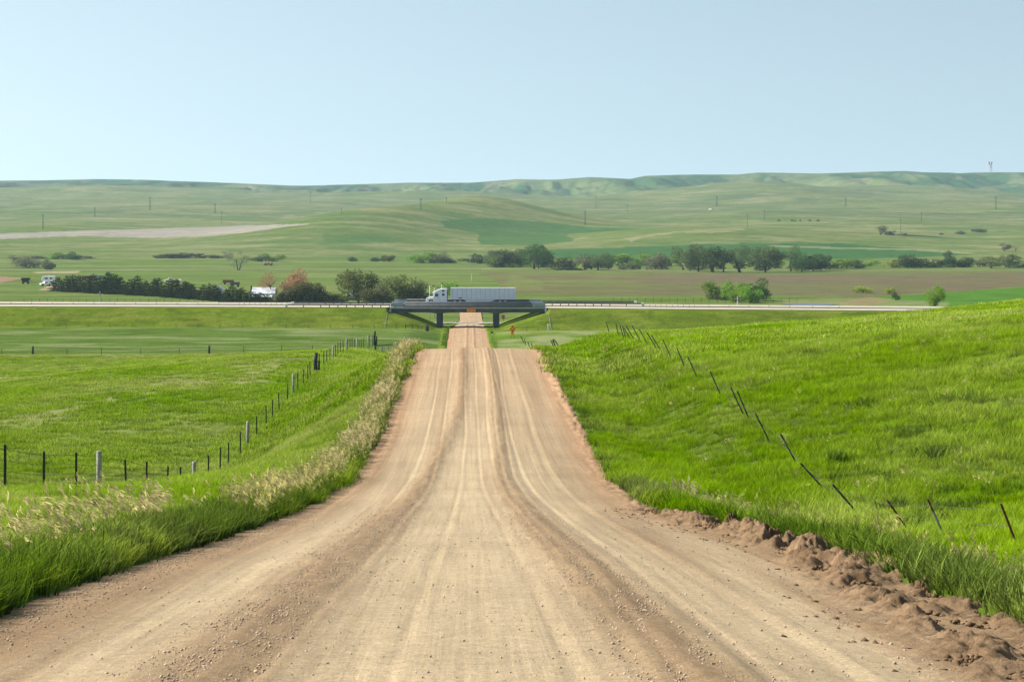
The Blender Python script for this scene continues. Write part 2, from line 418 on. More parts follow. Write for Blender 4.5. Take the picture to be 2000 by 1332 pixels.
def build_ground():
    rows = [np.linspace(-60, 4, 24)]
    d = [5.0]
    while d[-1] < 160: d.append(d[-1]*1.0065)
    rows.append(np.array(d))
    rows += [np.arange(161.5, 440, 1.5), np.arange(440, 522, .8), np.arange(522, 1300, 3.4), np.arange(1302, 2700, 8.5), np.arange(2702, 5450, 16), np.linspace(5460, 9400, 26)]
    D = np.concatenate(rows)
    t = np.linspace(-1, 1, 681)
    s = np.sign(t)*np.abs(t)**1.55
    hw = 62 + .36*np.abs(D)
    X = s[None, :]*hw[:, None]; DD = np.repeat(D[:, None], len(t), 1)
    Z = H(X, DD)
    Dm = np.maximum(DD, 5)
    px = CX + F*X/Dm; y = CY - F*Z/Dm
    # wobble so that field edges are not ruled lines
    wx = px + (fbm(X/25, DD/40, 3)-.5)*14; wy = y + (fbm(X/30+9, DD/60, 3)-.5)*2.2*np.interp(DD, [400,700,3000], [0,1,1])
    c = np.zeros(X.shape + (3,))
    def put(mask, col, a=1.0):
        m = (mask*a)[..., None] if not np.isscalar(a) or mask.dtype != bool else (mask.astype(float)*a)[..., None]
        c[:] = c*(1-m) + np.array(col)*m
    c[:] = (.098,.158,.018)
    grass_shade = sstep(150, 90, DD)*sstep(-45, -25, X - 0*DD)
    # near grass variety
    p1 = fbm(X/7, DD/9, 4); p2 = fbm(X/28+4, DD/40, 3)
    put(sstep(.50,.72,p1)*(DD < 520), (.150,.185,.030), .55)
    put(sstep(.52,.75,p2)*(DD < 520), (.080,.150,.014), .6)
    # pasture on the left, paler
    fl = sstep(-13, -20, X)*(DD < 349)*(DD > 40)
    put(fl, (.135,.175,.042), .75)
    put(fl*sstep(.5,.72,fbm(X/5, DD/14, 4)), (.23,.22,.09), .55)
    put(fl*sstep(322,340,DD)*sstep(.35,.6,fbm(X/20, DD/9, 3)), (.22,.165,.085), .6)
    dk = ((DD >= 349) & (DD < 447) & (X < -6))*1.0
    put(dk, (.075,.124,.020), .9); put(dk*sstep(.48,.62,fbm(X/6, DD/2.6, 4)), (.125,.165,.040), .5); put(dk*sstep(.50,.38,fbm(X/9+5, DD/3, 4)), (.040,.088,.014), .5)
    put(dk*sstep(.52,.66,fbm(X/16, DD/5, 4)), (.17,.20,.085), .75)
    put(((DD > 347) & (DD < 352) & (X < -14))*sstep(.4,.55,fbm(X/7,DD,2)), (.14,.17,.02), .8)
    # flats and verge right of the underpass
    put(((DD > 300) & (DD < 450) & (X > 6))*sstep(.40,.62,fbm(X/9, DD/8, 4)), (.24,.25,.13), .6)
    # embankment face, spring grass
    em = ((DD > 449) & (DD < 470))*1.0
    put(em, (.105,.150,.010), .9); put(em*sstep(.48,.66,fbm(X/5, DD/2.2, 4)), (.165,.19,.028), .6); put(em*sstep(.50,.36,fbm(X/3+7, DD/1.6, 4)), (.062,.10,.008), .6)
    put(grass_shade, (.060,.092,.016), .8)  # darker ground under near grass: shade among the blades painted into the colour
    # beyond the interstate
    V = sstep(506, 512, DD)
    put(V, (.098,.145,.028))
    put(V*sstep(.40,.70,fbm(X/160, DD/120, 4)), (.128,.158,.044), .7)
    put(V*sstep(.45,.68,fbm(X/60+7, DD/28, 4)), (.098,.150,.034), .7)
    far = sstep(1350, 1700, DD)
    put(far, (.110,.145,.040), .8)
    far2 = sstep(1900, 2700, DD)
    put(far2, (.100,.130,.060), .8)
    put(far*sstep(.46,.66,fbm(X/110+3, DD/150, 5)), (.185,.190,.078), .55)
    put(far*sstep(.50,.66,fbm(X/75+13, DD/80, 4)), (.085,.135,.035), .75)
    put(far*sstep(.56,.70,fbm(X/45+23, DD/30, 5)), (.25,.23,.12), .5)
    put(far2*sstep(.58,.70,fbm(X/90+43, DD/40, 4)), (.07,.10,.045), .7)
    stk = fbm(X/70+3, DD/16, 4); fz = V*sstep(5000, 3500, DD)
    put(fz*sstep(.50,.66,stk), (.185,.190,.085), .38)
    put(fz*sstep(.48,.34,stk), (.062,.112,.026), .42)
    rg = sstep(4100, 4700, DD)
    put(rg, (.085,.125,.048), .7)
    put(rg*sstep(.43,.53,fbm(X/140+3, DD/420, 5)), (.026,.074,.030), .9)
    put(rg*sstep(.55,.66,fbm(X/60+33, DD/160, 5))*sstep(1250,700,px), (.24,.19,.125), .45)
    put(rg*sstep(.60,.70,fbm(X/50+63, DD/120, 5)), (.22,.20,.115), .35)
    # fields with outlines of their own
    def field(poly, col, a=1.0, dmin=510):
        m = in_poly(wx, wy, poly) & (DD > dmin); put(m, col, a); return m
    b = field([(930,531),(1300,533),(1520,535),(2000,531),(2600,526),(2600,545),(2000,559),(1830,572),(1680,579),(1500,576),(1360,577),(1200,578),(1080,577),(1012,573),(978,560),(962,546)], (.125,.100,.062))
    put(b*sstep(.45,.6,fbm(X/120, DD/22, 4)), (.110,.122,.045), .75)
    put(b*sstep(.52,.64,fbm(X/60+8, DD/16, 4))*sstep(1350,1150,px), (.115,.165,.030), .9)
    field([(1000,536),(1060,550),(1060,566),(1000,566),(985,556)], (.130,.165,.045), .5)
    field([(1690,581),(1850,572),(2000,562),(2600,545),(2600,640),(1690,640)], (.060,.150,.018), .9)
    field([(1510,586),(1700,581),(1850,590),(1850,610),(1600,610)], (.20,.205,.10), .55)
    field([(1630,592),(1700,580),(1745,585),(1700,597)], (.24,.16,.09), .6)
    field([(860,432),(930,426),(1000,429),(1080,436),(1150,443),(1260,448),(1180,452),(1105,458),(1120,472),(1040,480),(940,478),(930,455),(870,445)], (.040,.105,.026), .8)
    field([(620,462),(700,458),(770,466),(740,476),(640,474)], (.050,.11,.030), .55)
    field([(1060,489),(1180,484),(1300,480),(1400,476),(1640,475),(1760,485),(1900,498),(1760,504),(1500,508),(1200,506),(1070,504)], (.034,.098,.026), .9)
    field([(1300,453),(1400,446),(1450,445),(1460,450),(1390,456)], (.30,.26,.16), .35)
    field([(1215,465),(1290,456),(1325,450),(1310,458),(1260,463),(1230,473)], (.32,.27,.17), .4)
    field([(1500,479),(1640,483),(1800,487),(1900,494),(1890,496),(1760,489),(1620,486),(1500,482)], (.27,.26,.14), .5)
    s = field([(-600,462),(0,457),(120,452),(300,447),(570,438),(605,438),(540,446),(480,454),(400,462),(300,465),(180,461),(0,467),(-600,475)], (.275,.250,.205))
    put(s*sstep(.4,.6,fbm(X/30, DD/7, 3)), (.19,.175,.14), .5)
    field([(-300,536),(0,540),(45,543),(0,553),(-300,575)], (.24,.15,.105))
    field([(60,531),(160,529),(150,534),(70,534)], (.33,.28,.17), .7)
    field([(75,567),(95,556),(130,556),(130,568)], (.36,.26,.18), .85)
    # bare strip beside the windbreak
    m = (np.abs(y - np.interp(px, [60,105,200,300,400,470], [563,568,572.5,577,585,590.5])) < .75) & (px < 470) & (px > 100) & (DD > 600)
    put(m, (.34,.27,.17), .85)
    col = np.concatenate([c, np.ones(X.shape+(1,))], -1)
    co = np.stack([X, DD, Z], -1).reshape(-1, 3)
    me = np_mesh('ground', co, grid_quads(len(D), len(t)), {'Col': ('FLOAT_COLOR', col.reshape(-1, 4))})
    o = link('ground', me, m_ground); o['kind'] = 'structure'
build_ground()

# ------------------------------------------------------------------ gravel road
def road_attr(X, DD):
    mid = (xl(DD)+xr(DD))/2; half = (xr(DD)-xl(DD))/2; q = (X-mid)/half
    wob = (fbm(DD/34, DD*0+3, 2)-.5)*.3; Dn = np.clip(DD, 0, 150)
    cl = np.interp(Dn, [0,15,63,100,150], [-1.95,-1.9,-1.38,-.35,-.3]) + wob*.5
    cr = np.interp(Dn, [0,15,63,100,150], [1.75,1.6,1.15,1.35,1.3]) - wob*.4
    wl = np.interp(Dn, [0,15,60,120], [.62,.56,.36,.32])
    loose = np.maximum(np.exp(-((X-cl)/wl)**2), np.exp(-((X-cr)/(wl*.95))**2))
    loose = np.maximum(loose, .75*np.exp(-((X-3.0-wob)/.42)**2)*sstep(15,35,DD))
    loose = np.maximum(loose, .45*np.exp(-((X+3.0+wob)/.3)**2)*sstep(60,90,DD))
    loose = np.maximum(loose, .95*sstep(.60,.86,np.abs(q))*sstep(110,60,DD))
    stx = fbm(X*2.4+wob, DD/60, 4); st2 = fbm(X*6+wob, DD/25, 3)
    loose = loose*np.interp(DD, [40,90,150,400], [1,.62,.6,.6]); st3 = fbm(X*15+wob, DD/7, 3)
    loose = np.clip(loose*(.25+.70*stx+.35*st2+.45*st3) + .35*sstep(.50,.75,stx), 0, 1)
    red = np.clip(sstep(.66,.98,np.abs(q + .10*(stx-.5)))*np.interp(DD,[30,80],[.35,1]) + .45*sstep(60,130,DD) + .25*sstep(300,400,DD), 0, 1)
    red = np.where(DD > 485, .25, red)
    return loose, red, cl, cr, wl, q, wob
def build_road():
    d = [3.0]
    while d[-1] < 150: d.append(d[-1]*1.0042)
    D = np.concatenate([np.linspace(-55, 2.9, 50), d, np.arange(151, 507.5, .8)])
    n = 181
    t = np.linspace(0, 1, n)
    L = xl(D)-.75; R = xr(D)+.75
    X = L[:, None] + (R-L)[:, None]*t[None, :]; DD = np.repeat(D[:, None], n, 1)
    loose, red, cl, cr, wl, q, wob = road_attr(X, DD); Dn = np.clip(DD, 0, 150)
    Z = zroad(DD) + .10*(1-np.clip(np.abs(q), 0, 1.3)**2) - .20*sstep(.98, 1.2, np.abs(q))
    # ridges of loose gravel, wheel ruts and the graded windrow on the right
    nz = (fbm(X*2.2, DD*.35, 3)-.5)
    Z = Z + .055*np.exp(-((X-cl)/wl)**2)*(.6+fbm(X*5,DD*1.2,2)) + .055*np.exp(-((X-cr)/wl)**2)*(.6+fbm(X*5+9,DD*1.2,2)) + nz*.012
    for k, (r0, w) in enumerate([(-1.55,.05),(-2.25,.05),(1.35,.05),(1.62,.06),(1.95,.05),(2.7,.09),(-.7,.04),(-3.4,.12),(2.25,.05),(.9,.04)]):
        r = r0 + (np.interp(Dn, [0,63,150], [0,.45*np.sign(-r0),.5*np.sign(-r0)]) if abs(r0) < 2.5 else 0) + (fbm(DD/30+k*5, DD*0+k, 2)-.5)*.35
        Z = Z - .016*np.exp(-((X-r)/w)**2) + .010*np.exp(-((X-r-w*2)/w)**2)
    wr = np.interp(DD, [10,15,19,22,27,32,38,46,60,85,145], [4.0,4.0,4.35,4.5,4.9,5.25,5.0,4.3,4.35,4.8,4.9])
    amp = np.interp(DD, [10,44,50,70,100,142,150], [0,.0,.08,.07,.14,.14,0])
    cl1 = fbm(X*3.1, DD*2.1, 4); cl2 = fbm(X*7+5, DD*5, 3)
    Z = Z + amp*1.0*np.exp(-((X-wr)/.30)**2)*sstep(.40,.62,cl1)*(.2+1.3*cl2) + amp*.8*np.exp(-((X-wr-.75)/.4)**2)*sstep(.42,.6,fbm(X*3+8,DD*2.4,4))*(.5+cl2)
    co = np.stack([X, DD, Z], -1).reshape(-1, 3)
    me = np_mesh('gravel_road', co, grid_quads(len(D), n), {'loose': ('FLOAT', loose.ravel()), 'red': ('FLOAT', red.ravel())})
    o = link('gravel_road', me, m_road); o['kind'] = 'structure'
    # the road goes on beyond the cross road
    D = np.arange(516.2, 660, 1.0); n = 31; t = np.linspace(0, 1, n)
    X = xl(D)[:, None] + (xr(D)-xl(D))[:, None]*t; DD = np.repeat(D[:, None], n, 1)
    Z = H(X, DD) + .22 + .06*(1-(2*t-1)**2)
    loose = np.clip(.25+.8*fbm(X*1.3, DD/40, 3)-.3, 0, 1)
    me = np_mesh('farm_road', np.stack([X, DD, Z], -1).reshape(-1, 3), grid_quads(len(D), n), {'loose': ('FLOAT', loose.ravel()), 'red': ('FLOAT', np.full(loose.size, .45))})
    o = link('farm_road', me, m_road); o['kind'] = 'structure'
build_road()

def strip(name, mat, x0, x1, dx, d0, d1, lift, nd=8, zf=None):
    X = np.arange(x0, x1+dx, dx); n = nd
    t = np.linspace(0, 1, n)
    a = np.array([d0(x) if callable(d0) else d0 for x in X]); b = np.array([d1(x) if callable(d1) else d1 for x in X])
    DD = a[:, None] + (b-a)[:, None]*t; XX = np.repeat(X[:, None], n, 1)
    Z = (zf(XX, DD) if zf else H(XX, DD)) + lift
    o = link(name, np_mesh(name, np.stack([XX, DD, Z], -1).reshape(-1, 3), grid_quads(len(X), n)[:, ::-1]), mat); o['kind'] = 'structure'
    return o
strip('cross_road', m_cross, -60, 60, 2, 507.8, 516, .20)
strip('dirt_track', m_track, -700, 14, 6, lambda x: 1196+(x+700)*.012, lambda x: 1203+(x+700)*.012, .25)
strip('creek_side_track', m_track, 8, 620, 6, lambda x: 1190-.03*x, lambda x: 1198-.03*x, .25)
for a, b, nm in ((-330, -18.0, 'pavement_west'), (18.0, 330, 'pavement_east')):
    strip('near_carriageway_'+nm, m_conc, a, b, 4, 471.6, 482.4, .02, 4, lambda X, D: zhw(X))
    strip('far_carriageway_'+nm, m_conc, a, b, 4, 487.6, 498.4, .02, 4, lambda X, D: zhw(X))
# ------------------------------------------------------------------ grass (nobody could count it)
def blades(n, rad, h0, h1, w, lean, seeds=0, seg=3, name='tuft'):
    """one tuft: n curved tapering blades, some of them stalks with a drooping seed head"""
    r = np.random.default_rng(abs(hash(name)) % 9999 if False else sum(map(ord, name))*7)
    V, Fq, hg, mi, rn = [], [], [], [], []
    rv = [.5]
    def strip3(p, wv, ha, m):
        b = len(V)
        for i, (c, ww) in enumerate(zip(p, wv)):
            V.extend([c-ww, c+ww]); hg.extend([ha[i]]*2); rn.extend([rv[0]]*2)
        for i in range(len(p)-1):
            Fq.append((b+2*i, b+2*i+1, b+2*i+3, b+2*i+2)); mi.append(m)
    for k in range(n):
        a = r.uniform(0, 2*np.pi); rr = rad*np.sqrt(r.uniform()); 
        root = np.array([rr*np.cos(a), rr*np.sin(a), -.05])
        h = r.uniform(h0, h1); ld = r.uniform(0, 2*np.pi)
        le = np.array([np.cos(ld), np.sin(ld), 0])*h*r.uniform(.1, lean) + np.array([.10, -.02, 0])*h
        wd = r.uniform(0, np.pi); wv = np.array([np.cos(wd), np.sin(wd), 0])*w*r.uniform(.7, 1.3)/2
        rv[0] = r.uniform()
        st = seeds and r.uniform() < seeds
        if st: h *= r.uniform(1.25, 1.6); wv = wv*.45
        ts = np.linspace(0, 1, seg+1)
        p = [root + np.array([0, 0, 1])*h*(t_*(1-.12*t_)) + le*t_**2 for t_ in ts]
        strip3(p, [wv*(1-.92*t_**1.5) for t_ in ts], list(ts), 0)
        if st:
            top = p[-1]; L = r.uniform(.12, .24)
            dr = np.array([r.uniform(.3, 1.0), r.uniform(-.4, .4), -r.uniform(.1, .7)]); dr /= np.linalg.norm(dr)
            for q in range(7):
                s0 = top - (p[-1]-p[-2])*r.uniform(0, .55); e = dr*L*r.uniform(.3, .8) + r.normal(0, .02, 3)
                ww = np.array([.2, r.uniform(-1, 1), .5]); ww = ww/np.linalg.norm(ww)*r.uniform(.006, .011)*(1 if w < .02 else 1.7)
                strip3([s0, s0+e*.5+np.array([0, 0, .015]), s0+e], [ww*.4, ww, ww*.3], [0, .5, 1], 1)
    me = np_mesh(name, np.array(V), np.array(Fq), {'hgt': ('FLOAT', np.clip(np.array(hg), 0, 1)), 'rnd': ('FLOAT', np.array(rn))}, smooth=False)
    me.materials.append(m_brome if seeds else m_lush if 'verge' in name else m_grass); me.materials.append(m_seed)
    me.polygons.foreach_set('material_index', np.array(mi, np.int32))
    return bpy.data.objects.new(name, me)

def tuft_set(name, objs):
    c = bpy.data.collections.new(name)
    for o in objs: c.objects.link(o)
    return c
def gn_group(c):
    g = bpy.data.node_groups.new('scatter_'+c.name, 'GeometryNodeTree')
    g.interface.new_socket('Geometry', in_out='INPUT', socket_type='NodeSocketGeometry')
    g.interface.new_socket('Geometry', in_out='OUTPUT', socket_type='NodeSocketGeometry')
    N = g.nodes.new; gi = N('NodeGroupInput'); go = N('NodeGroupOutput'); ip = N('GeometryNodeInstanceOnPoints')
    ci = N('GeometryNodeCollectionInfo'); ci.inputs['Collection'].default_value = c
    ci.inputs['Separate Children'].default_value = True; ci.inputs['Reset Children'].default_value = True
    def na(nm, tp):
        n = N('GeometryNodeInputNamedAttribute'); n.data_type = tp; n.inputs['Name'].default_value = nm; return n.outputs['Attribute']
    L = g.links.new
    L(gi.outputs[0], ip.inputs['Points']); L(ci.outputs[0], ip.inputs['Instance']); ip.inputs['Pick Instance'].default_value = True
    L(na('idx', 'INT'), ip.inputs['Instance Index']); L(na('rot', 'FLOAT_VECTOR'), ip.inputs['Rotation']); L(na('scl', 'FLOAT_VECTOR'), ip.inputs['Scale'])
    L(ip.outputs[0], go.inputs[0]); return g

def sample(d0, d1, dens, fx0, fx1):
    """random ground spots between distances d0..d1 at dens(D) per square metre, x limits fx0/fx1(D), inside the view with a margin"""
    xs, ds = [], []
    edges = np.geomspace(d0, d1, max(3, int(np.log(d1/d0)*14)))
    for a, b in zip(edges[:-1], edges[1:]):
        m = (a+b)/2
        x0 = max(fx0(m), (-170-CX)/F*m - .5); x1 = min(fx1(m), (2170-CX)/F*m + .5)
        if x1 <= x0: continue
        k = rng.poisson((b-a)*(x1-x0)*dens(m))
        if k: xs.append(rng.uniform(x0, x1, k)); ds.append(rng.uniform(a, b, k))
    return np.concatenate(xs), np.concatenate(ds)
def scatter(name, label, parts, c, nvar, up=.6):
    X = np.concatenate([p[0] for p in parts]); D = np.concatenate([p[1] for p in parts]); S = np.concatenate([p[2] for p in parts])
    Z = H(X, D); n = len(X); e = .3
    gx = (H(X+e, D)-H(X-e, D))/(2*e); gy = (H(X, D+e)-H(X, D-e))/(2*e)
    rot = np.stack([np.arctan(gy)*up, -np.arctan(gx)*up, np.zeros(n)], -1) + rng.normal(0, .06, (n, 3)); rot[:, 2] = rng.uniform(-.6, .6, n)
    sc = np.stack([S*rng.uniform(.85, 1.2, n), S*rng.uniform(.85, 1.2, n), S*rng.uniform(.75, 1.25, n)], -1)
    tint = np.clip(fbm(X/8+3, D/11, 4)*1.9-.6 + rng.normal(0, .12, n), -.3, 1.1)
    me = np_mesh(name, np.stack([X, D, Z], -1), np.zeros((0, 4), int), {'idx': ('INT', rng.integers(0, nvar, n)), 'rot': ('FLOAT_VECTOR', rot), 'scl': ('FLOAT_VECTOR', sc), 'tint': ('FLOAT', tint)})
    o = bpy.data.objects.new(name, me); COL.objects.link(o); o['kind'] = 'stuff'; o['label'] = label; o['category'] = 'grass'
    md = o.modifiers.new('scatter', 'NODES'); md.node_group = gn_group(c)
    print(name, n)
def S(p, s): return (p[0], p[1], np.full(len(p[0]), s) if np.isscalar(s) else s(p[0], p[1]))

c_fine = tuft_set('fine_tufts', [blades(54, .24, .16, .40, .009, .7, name='fine_tuft_%d' % k) for k in range(5)])
c_mid = tuft_set('mid_tufts', [blades(84, .52, .18, .42, .017, .75, seg=2, name='mid_tuft_%d' % k) for k in range(4)])
c_wide = tuft_set('wide_tufts', [blades(90, 1.1, .16, .38, .045, .7, seg=2, name='wide_tuft_%d' % k) for k in range(4)])
c_tall = tuft_set('tall_tufts', [blades(30, .25, .38, .74, .014, .6, seeds=.24, name='tall_tuft_%d' % k) for k in range(6)])
c_verge = tuft_set('verge_tufts', [blades(30, .26, .26, .66, .028, .75, name='verge_tuft_%d' % k) for k in range(5)])
INF = lambda d: 1e9
NINF = lambda d: -1e9
edgeL = lambda o: (lambda d: float(xl(d))+o)
edgeR = lambda o: (lambda d: float(xr(d))+o)
def barer(p):
    m = (fbm(p[0]/5, p[1]/14, 4) < .60) | (rng.random(len(p[0])) < .25); return p[0][m], p[1][m]
hill_h = lambda x, d: np.interp(fbm(x/9, d/12, 3), [.3,.7], [.75,1.2])*np.interp(fbm(x/1.3+9, d/2.0, 3), [.3,.7], [.58,1.05])

scatter('meadow_grass', 'green meadow grass on both banks close to the road', [
    S(sample(13, 46, lambda d: 30*min(1, (26/d)**.7), NINF, edgeL(-.1)), hill_h),
    S(sample(13, 46, lambda d: 30*min(1, (26/d)**.7), edgeR(.15), INF), hill_h)], c_fine, 5)
scatter('bank_grass', 'green grass on the banks and the right hand hillside further from the road', [
    S(sample(44, 112, lambda d: 9.5*min(1, (60/d)**.9), lambda d: -15, edgeL(-.15)), hill_h),
    S(barer(sample(44, 112, lambda d: 5.0*min(1, (60/d)**1.0), NINF, lambda d: -15)), .75),
    S(sample(44, 112, lambda d: 8.5*min(1, (60/d)**1.0), edgeR(.25), INF), hill_h)], c_mid, 4)
scatter('pasture_grass', 'paler grass of the left pasture and the hill crest', [
    S(barer(sample(110, 345, lambda d: 1.6*min(1, (130/d)**1.5), NINF, lambda d: -15)), .8),
    S(sample(110, 250, lambda d: 2.6*min(1, (130/d)**1.2), lambda d: -15, edgeL(-.4)), 1.0),
    S(sample(110, 215, lambda d: 2.6*min(1, (130/d)**1.0), edgeR(.4), INF), hill_h)], c_wide, 4)
def patchy(p, sc, th, keep=0.12):
    m = (fbm(p[0]/sc+21, p[1]/sc, 3) > th) | (rng.random(len(p[0])) < keep)
    return p[0][m], p[1][m]
BLOBS = [(1675,932,.8,60),(1770,852,.9,50),(1835,890,.8,45),(1702,792,.7,40),(1862,968,.7,50),(1850,1000,.6,50),(1975,962,.8,50),(1790,1022,.8,50),(1862,790,.9,40),(1640,905,.5,30),(1590,640,1.2,25),(1560,668,1.0,25),(1750,1000,.6,40),(1930,850,.8,35)]
def blob(px, y, rad, n):
    X, D, Z = at(px, y); return X+rng.normal(0, rad*.55, n), D+rng.normal(0, rad*.7, n)
scatter('verge_grass', 'lush broad bladed grass along both road edges', [
    S(sample(12, 60, lambda d: 16*min(1, (30/d)**.6), edgeL(-1.3), edgeL(.0)), .8),
    S(sample(60, 150, lambda d: 7.0, edgeL(-1.0), edgeL(.02)), .9),
    S(sample(12, 60, lambda d: 13*min(1, (30/d)**.6), edgeR(.12), edgeR(1.4)), .8),
    S(sample(60, 146, lambda d: 4.0, edgeR(.05), edgeR(.9)), .55),
    S(sample(396, 466, lambda d: .8, edgeL(-1.1), edgeL(-.1)), .8)] + [S(blob(q[0], q[1], q[2]*rng.uniform(.5,1.5), int(q[3]*rng.uniform(.25,.7))), rng.uniform(.65,1.0)) for q in BLOBS], c_verge, 5)
scatter('tall_seeding_grass', 'tall tan seed headed brome grass lining the left verge', [
    S(patchy(sample(14, 40, lambda d: 3.2, edgeL(-2.1), edgeL(-.6)), 1.6, .50, .1), .95),
    S(sample(40, 152, lambda d: 5.6, edgeL(-1.05), edgeL(-.2)), .85),
    S(patchy(sample(14, 48, lambda d: 1.2, edgeL(-7), edgeL(-2.4)), 3, .55, .04), .72),
    S(patchy(sample(14, 60, lambda d: 3.2, edgeR(.9), lambda d: float(xr(d))+4.6), 2.5, .50, .05), .8),
    S(patchy(sample(60, 150, lambda d: .5, edgeR(.6), INF), 5, .66, .004), .6)], c_tall, 6)

# gravel lying loose on the road
def build_gravel():
    n = 26000
    D = 12*np.exp(rng.random(n)*np.log(85/12)); 
    D = np.where(rng.random(n) < .75, 12+33*rng.random(n)**1.6, D)
    wob = (fbm(D/34, D*0+3, 2)-.5)*.3
    cl = np.interp(D, [0,15,63,100], [-1.95,-1.9,-1.38,-.35])+wob*.5; cr = np.interp(D, [0,15,63,100], [1.75,1.6,1.15,1.35])-wob*.4
    wr = np.interp(D, [10,15,19,22,27,32,38,46,60,85], [4.0,4.0,4.35,4.5,4.9,5.25,5.0,4.3,4.35,4.8])
    k = rng.random(n)
    X = np.where(k < .33, cl+rng.normal(0, .3, n), np.where(k < .6, cr+rng.normal(0, .3, n), np.where(k < .76, xl(D)+.25+np.abs(rng.normal(0, .35, n)), np.where(k < .9, wr+rng.normal(0, .5, n), rng.uniform(-4, 4, n)))))
    mid = (xl(D)+xr(D))/2; half = (xr(D)-xl(D))/2
    Z = zroad(D) + .10*(1-np.clip((X-mid)/half, -1.3, 1.3)**2) + .01
    Z = Z + .05*np.exp(-((X-cl)/.46)**2) + .05*np.exp(-((X-cr)/.46)**2)
    r = .005 + .011*rng.random(n)**3 + (rng.random(n) < .006)*.016*rng.random(n)
    base = np.array([[1,0,0],[0,1,0],[-1,0,0],[0,-1,0],[0,0,.8],[0,0,-.8]], float)
    tri = np.array([[0,1,4],[1,2,4],[2,3,4],[3,0,4],[1,0,5],[2,1,5],[3,2,5],[0,3,5]])
    v = base[None]*(r[:, None, None]*rng.uniform(.6, 1.4, (n, 6, 1)))
    a = rng.uniform(0, 6.28, n); ca, sa = np.cos(a), np.sin(a)
    vx = v[..., 0]*ca[:, None]-v[..., 1]*sa[:, None]; vy = v[..., 0]*sa[:, None]+v[..., 1]*ca[:, None]
    co = np.stack([vx+X[:, None], vy+D[:, None], v[..., 2]+Z[:, None]], -1).reshape(-1, 3)
    f = (tri[None]+(np.arange(n)*6)[:, None, None]).reshape(-1, 3)
    o = link('loose_gravel', np_mesh('loose_gravel', co, f, smooth=False), m_stone); tag(o, 'loose pebbles scattered over the tan gravel road', 'gravel', kind='stuff')
build_gravel()

# clods pushed up along the right edge
def clod(name, px, y, w, h, label, seed):
    X, D, Z = at(px, y)
    Z = max(Z, float(zroad(D))-.05)
    s = D/F; W = w*s/2; HH = h*s
    n, m = 88, 44
    th = np.linspace(0, 2*np.pi, n, endpoint=False); ph = np.linspace(0, 1, m)
    T, P = np.meshgrid(th, ph)
    ox = seed*3.7
    c1, s1 = np.cos(T), np.sin(T)
    nz = fbm(c1*1.5+ox+P*2, s1*1.5+P*2.2+ox, 3); n2 = np.abs(fbm(c1*3.2+ox+P*3.5, s1*3.2+P*4-ox, 4)-.5)*2; n3 = fbm(c1*9+ox+P*11, s1*9+P*12, 4)
    rad = W*np.cos(P*np.pi/2)**.75*(.55+.6*nz)*(.78+.42*n2)*(.86+.28*n3)*1.05
    zz = HH*np.sin(P*np.pi/2)**.95*(.55+.75*nz)*(.75+.5*n2)*(.84+.32*n3) - .06
    co = np.stack([rad*c1, rad*s1*1.15, zz], -1).reshape(-1, 3)
    q = []
    for i in range(m-1):
        for k in range(n): q.append((i*n+k, i*n+(k+1) % n, (i+1)*n+(k+1) % n, (i+1)*n+k))
    o = link(name, np_mesh(name, co, np.array(q)), m_dirt); o.location = (X, D, Z)
    tag(o, label, 'dirt clod', 'dirt clods heaped along the right road edge')
CL = [(1432,1052,42,34,'pointed dirt clod, farthest tall one on the right road edge'),(1470,1058,30,22,'low dirt clod just in front of the farthest pointed clod'),
 (1505,1082,52,48,'tall peaked dirt clod leaning over grass beside the berm'),(1540,1094,40,26,'flat lumpy clod between peaked and rounded clods'),
 (1585,1098,56,38,'big rounded dirt clod standing against the green verge'),(1562,1130,40,24,'clod in the road in front of the big rounded clod'),
 (1598,1148,40,34,'peaked clod on the road nearer than the big rounded clod'),(1655,1118,40,24,'crumbly clod at grass edge right of the rounded clod'),
 (1688,1124,26,14,'small flat clod at grass edge beyond the low wide mound'),(1808,1172,62,30,'low wide dirt mound with grass at its foot on the right'),
 (1625,1165,34,20,'broken clod trailing behind the peaked road clod'),(1400,1044,26,18,'small clod at the far end of the clod row'),
 (1372,1040,22,13,'tiny crumb of a clod farthest along the right edge'),(1452,1075,34,16,'flattened clod on the road side of the pointed clod'),
 (1500,1110,40,18,'flattened clod on the road side of the tall peaked clod'),(1690,1222,44,26,'clod at the head of the near ridge of dirt'),
 (1730,1245,40,18,'crumbled clod midway along the near ridge of dirt'),(1835,1290,60,22,'broad broken clod near the bottom right corner'),
 (1905,1320,60,24,'broad clod lowest in the bottom right corner')]
for i, (px, y, w, h, lb) in enumerate(CL): clod('dirt_clod', px, y, w, h, lb, i+3)

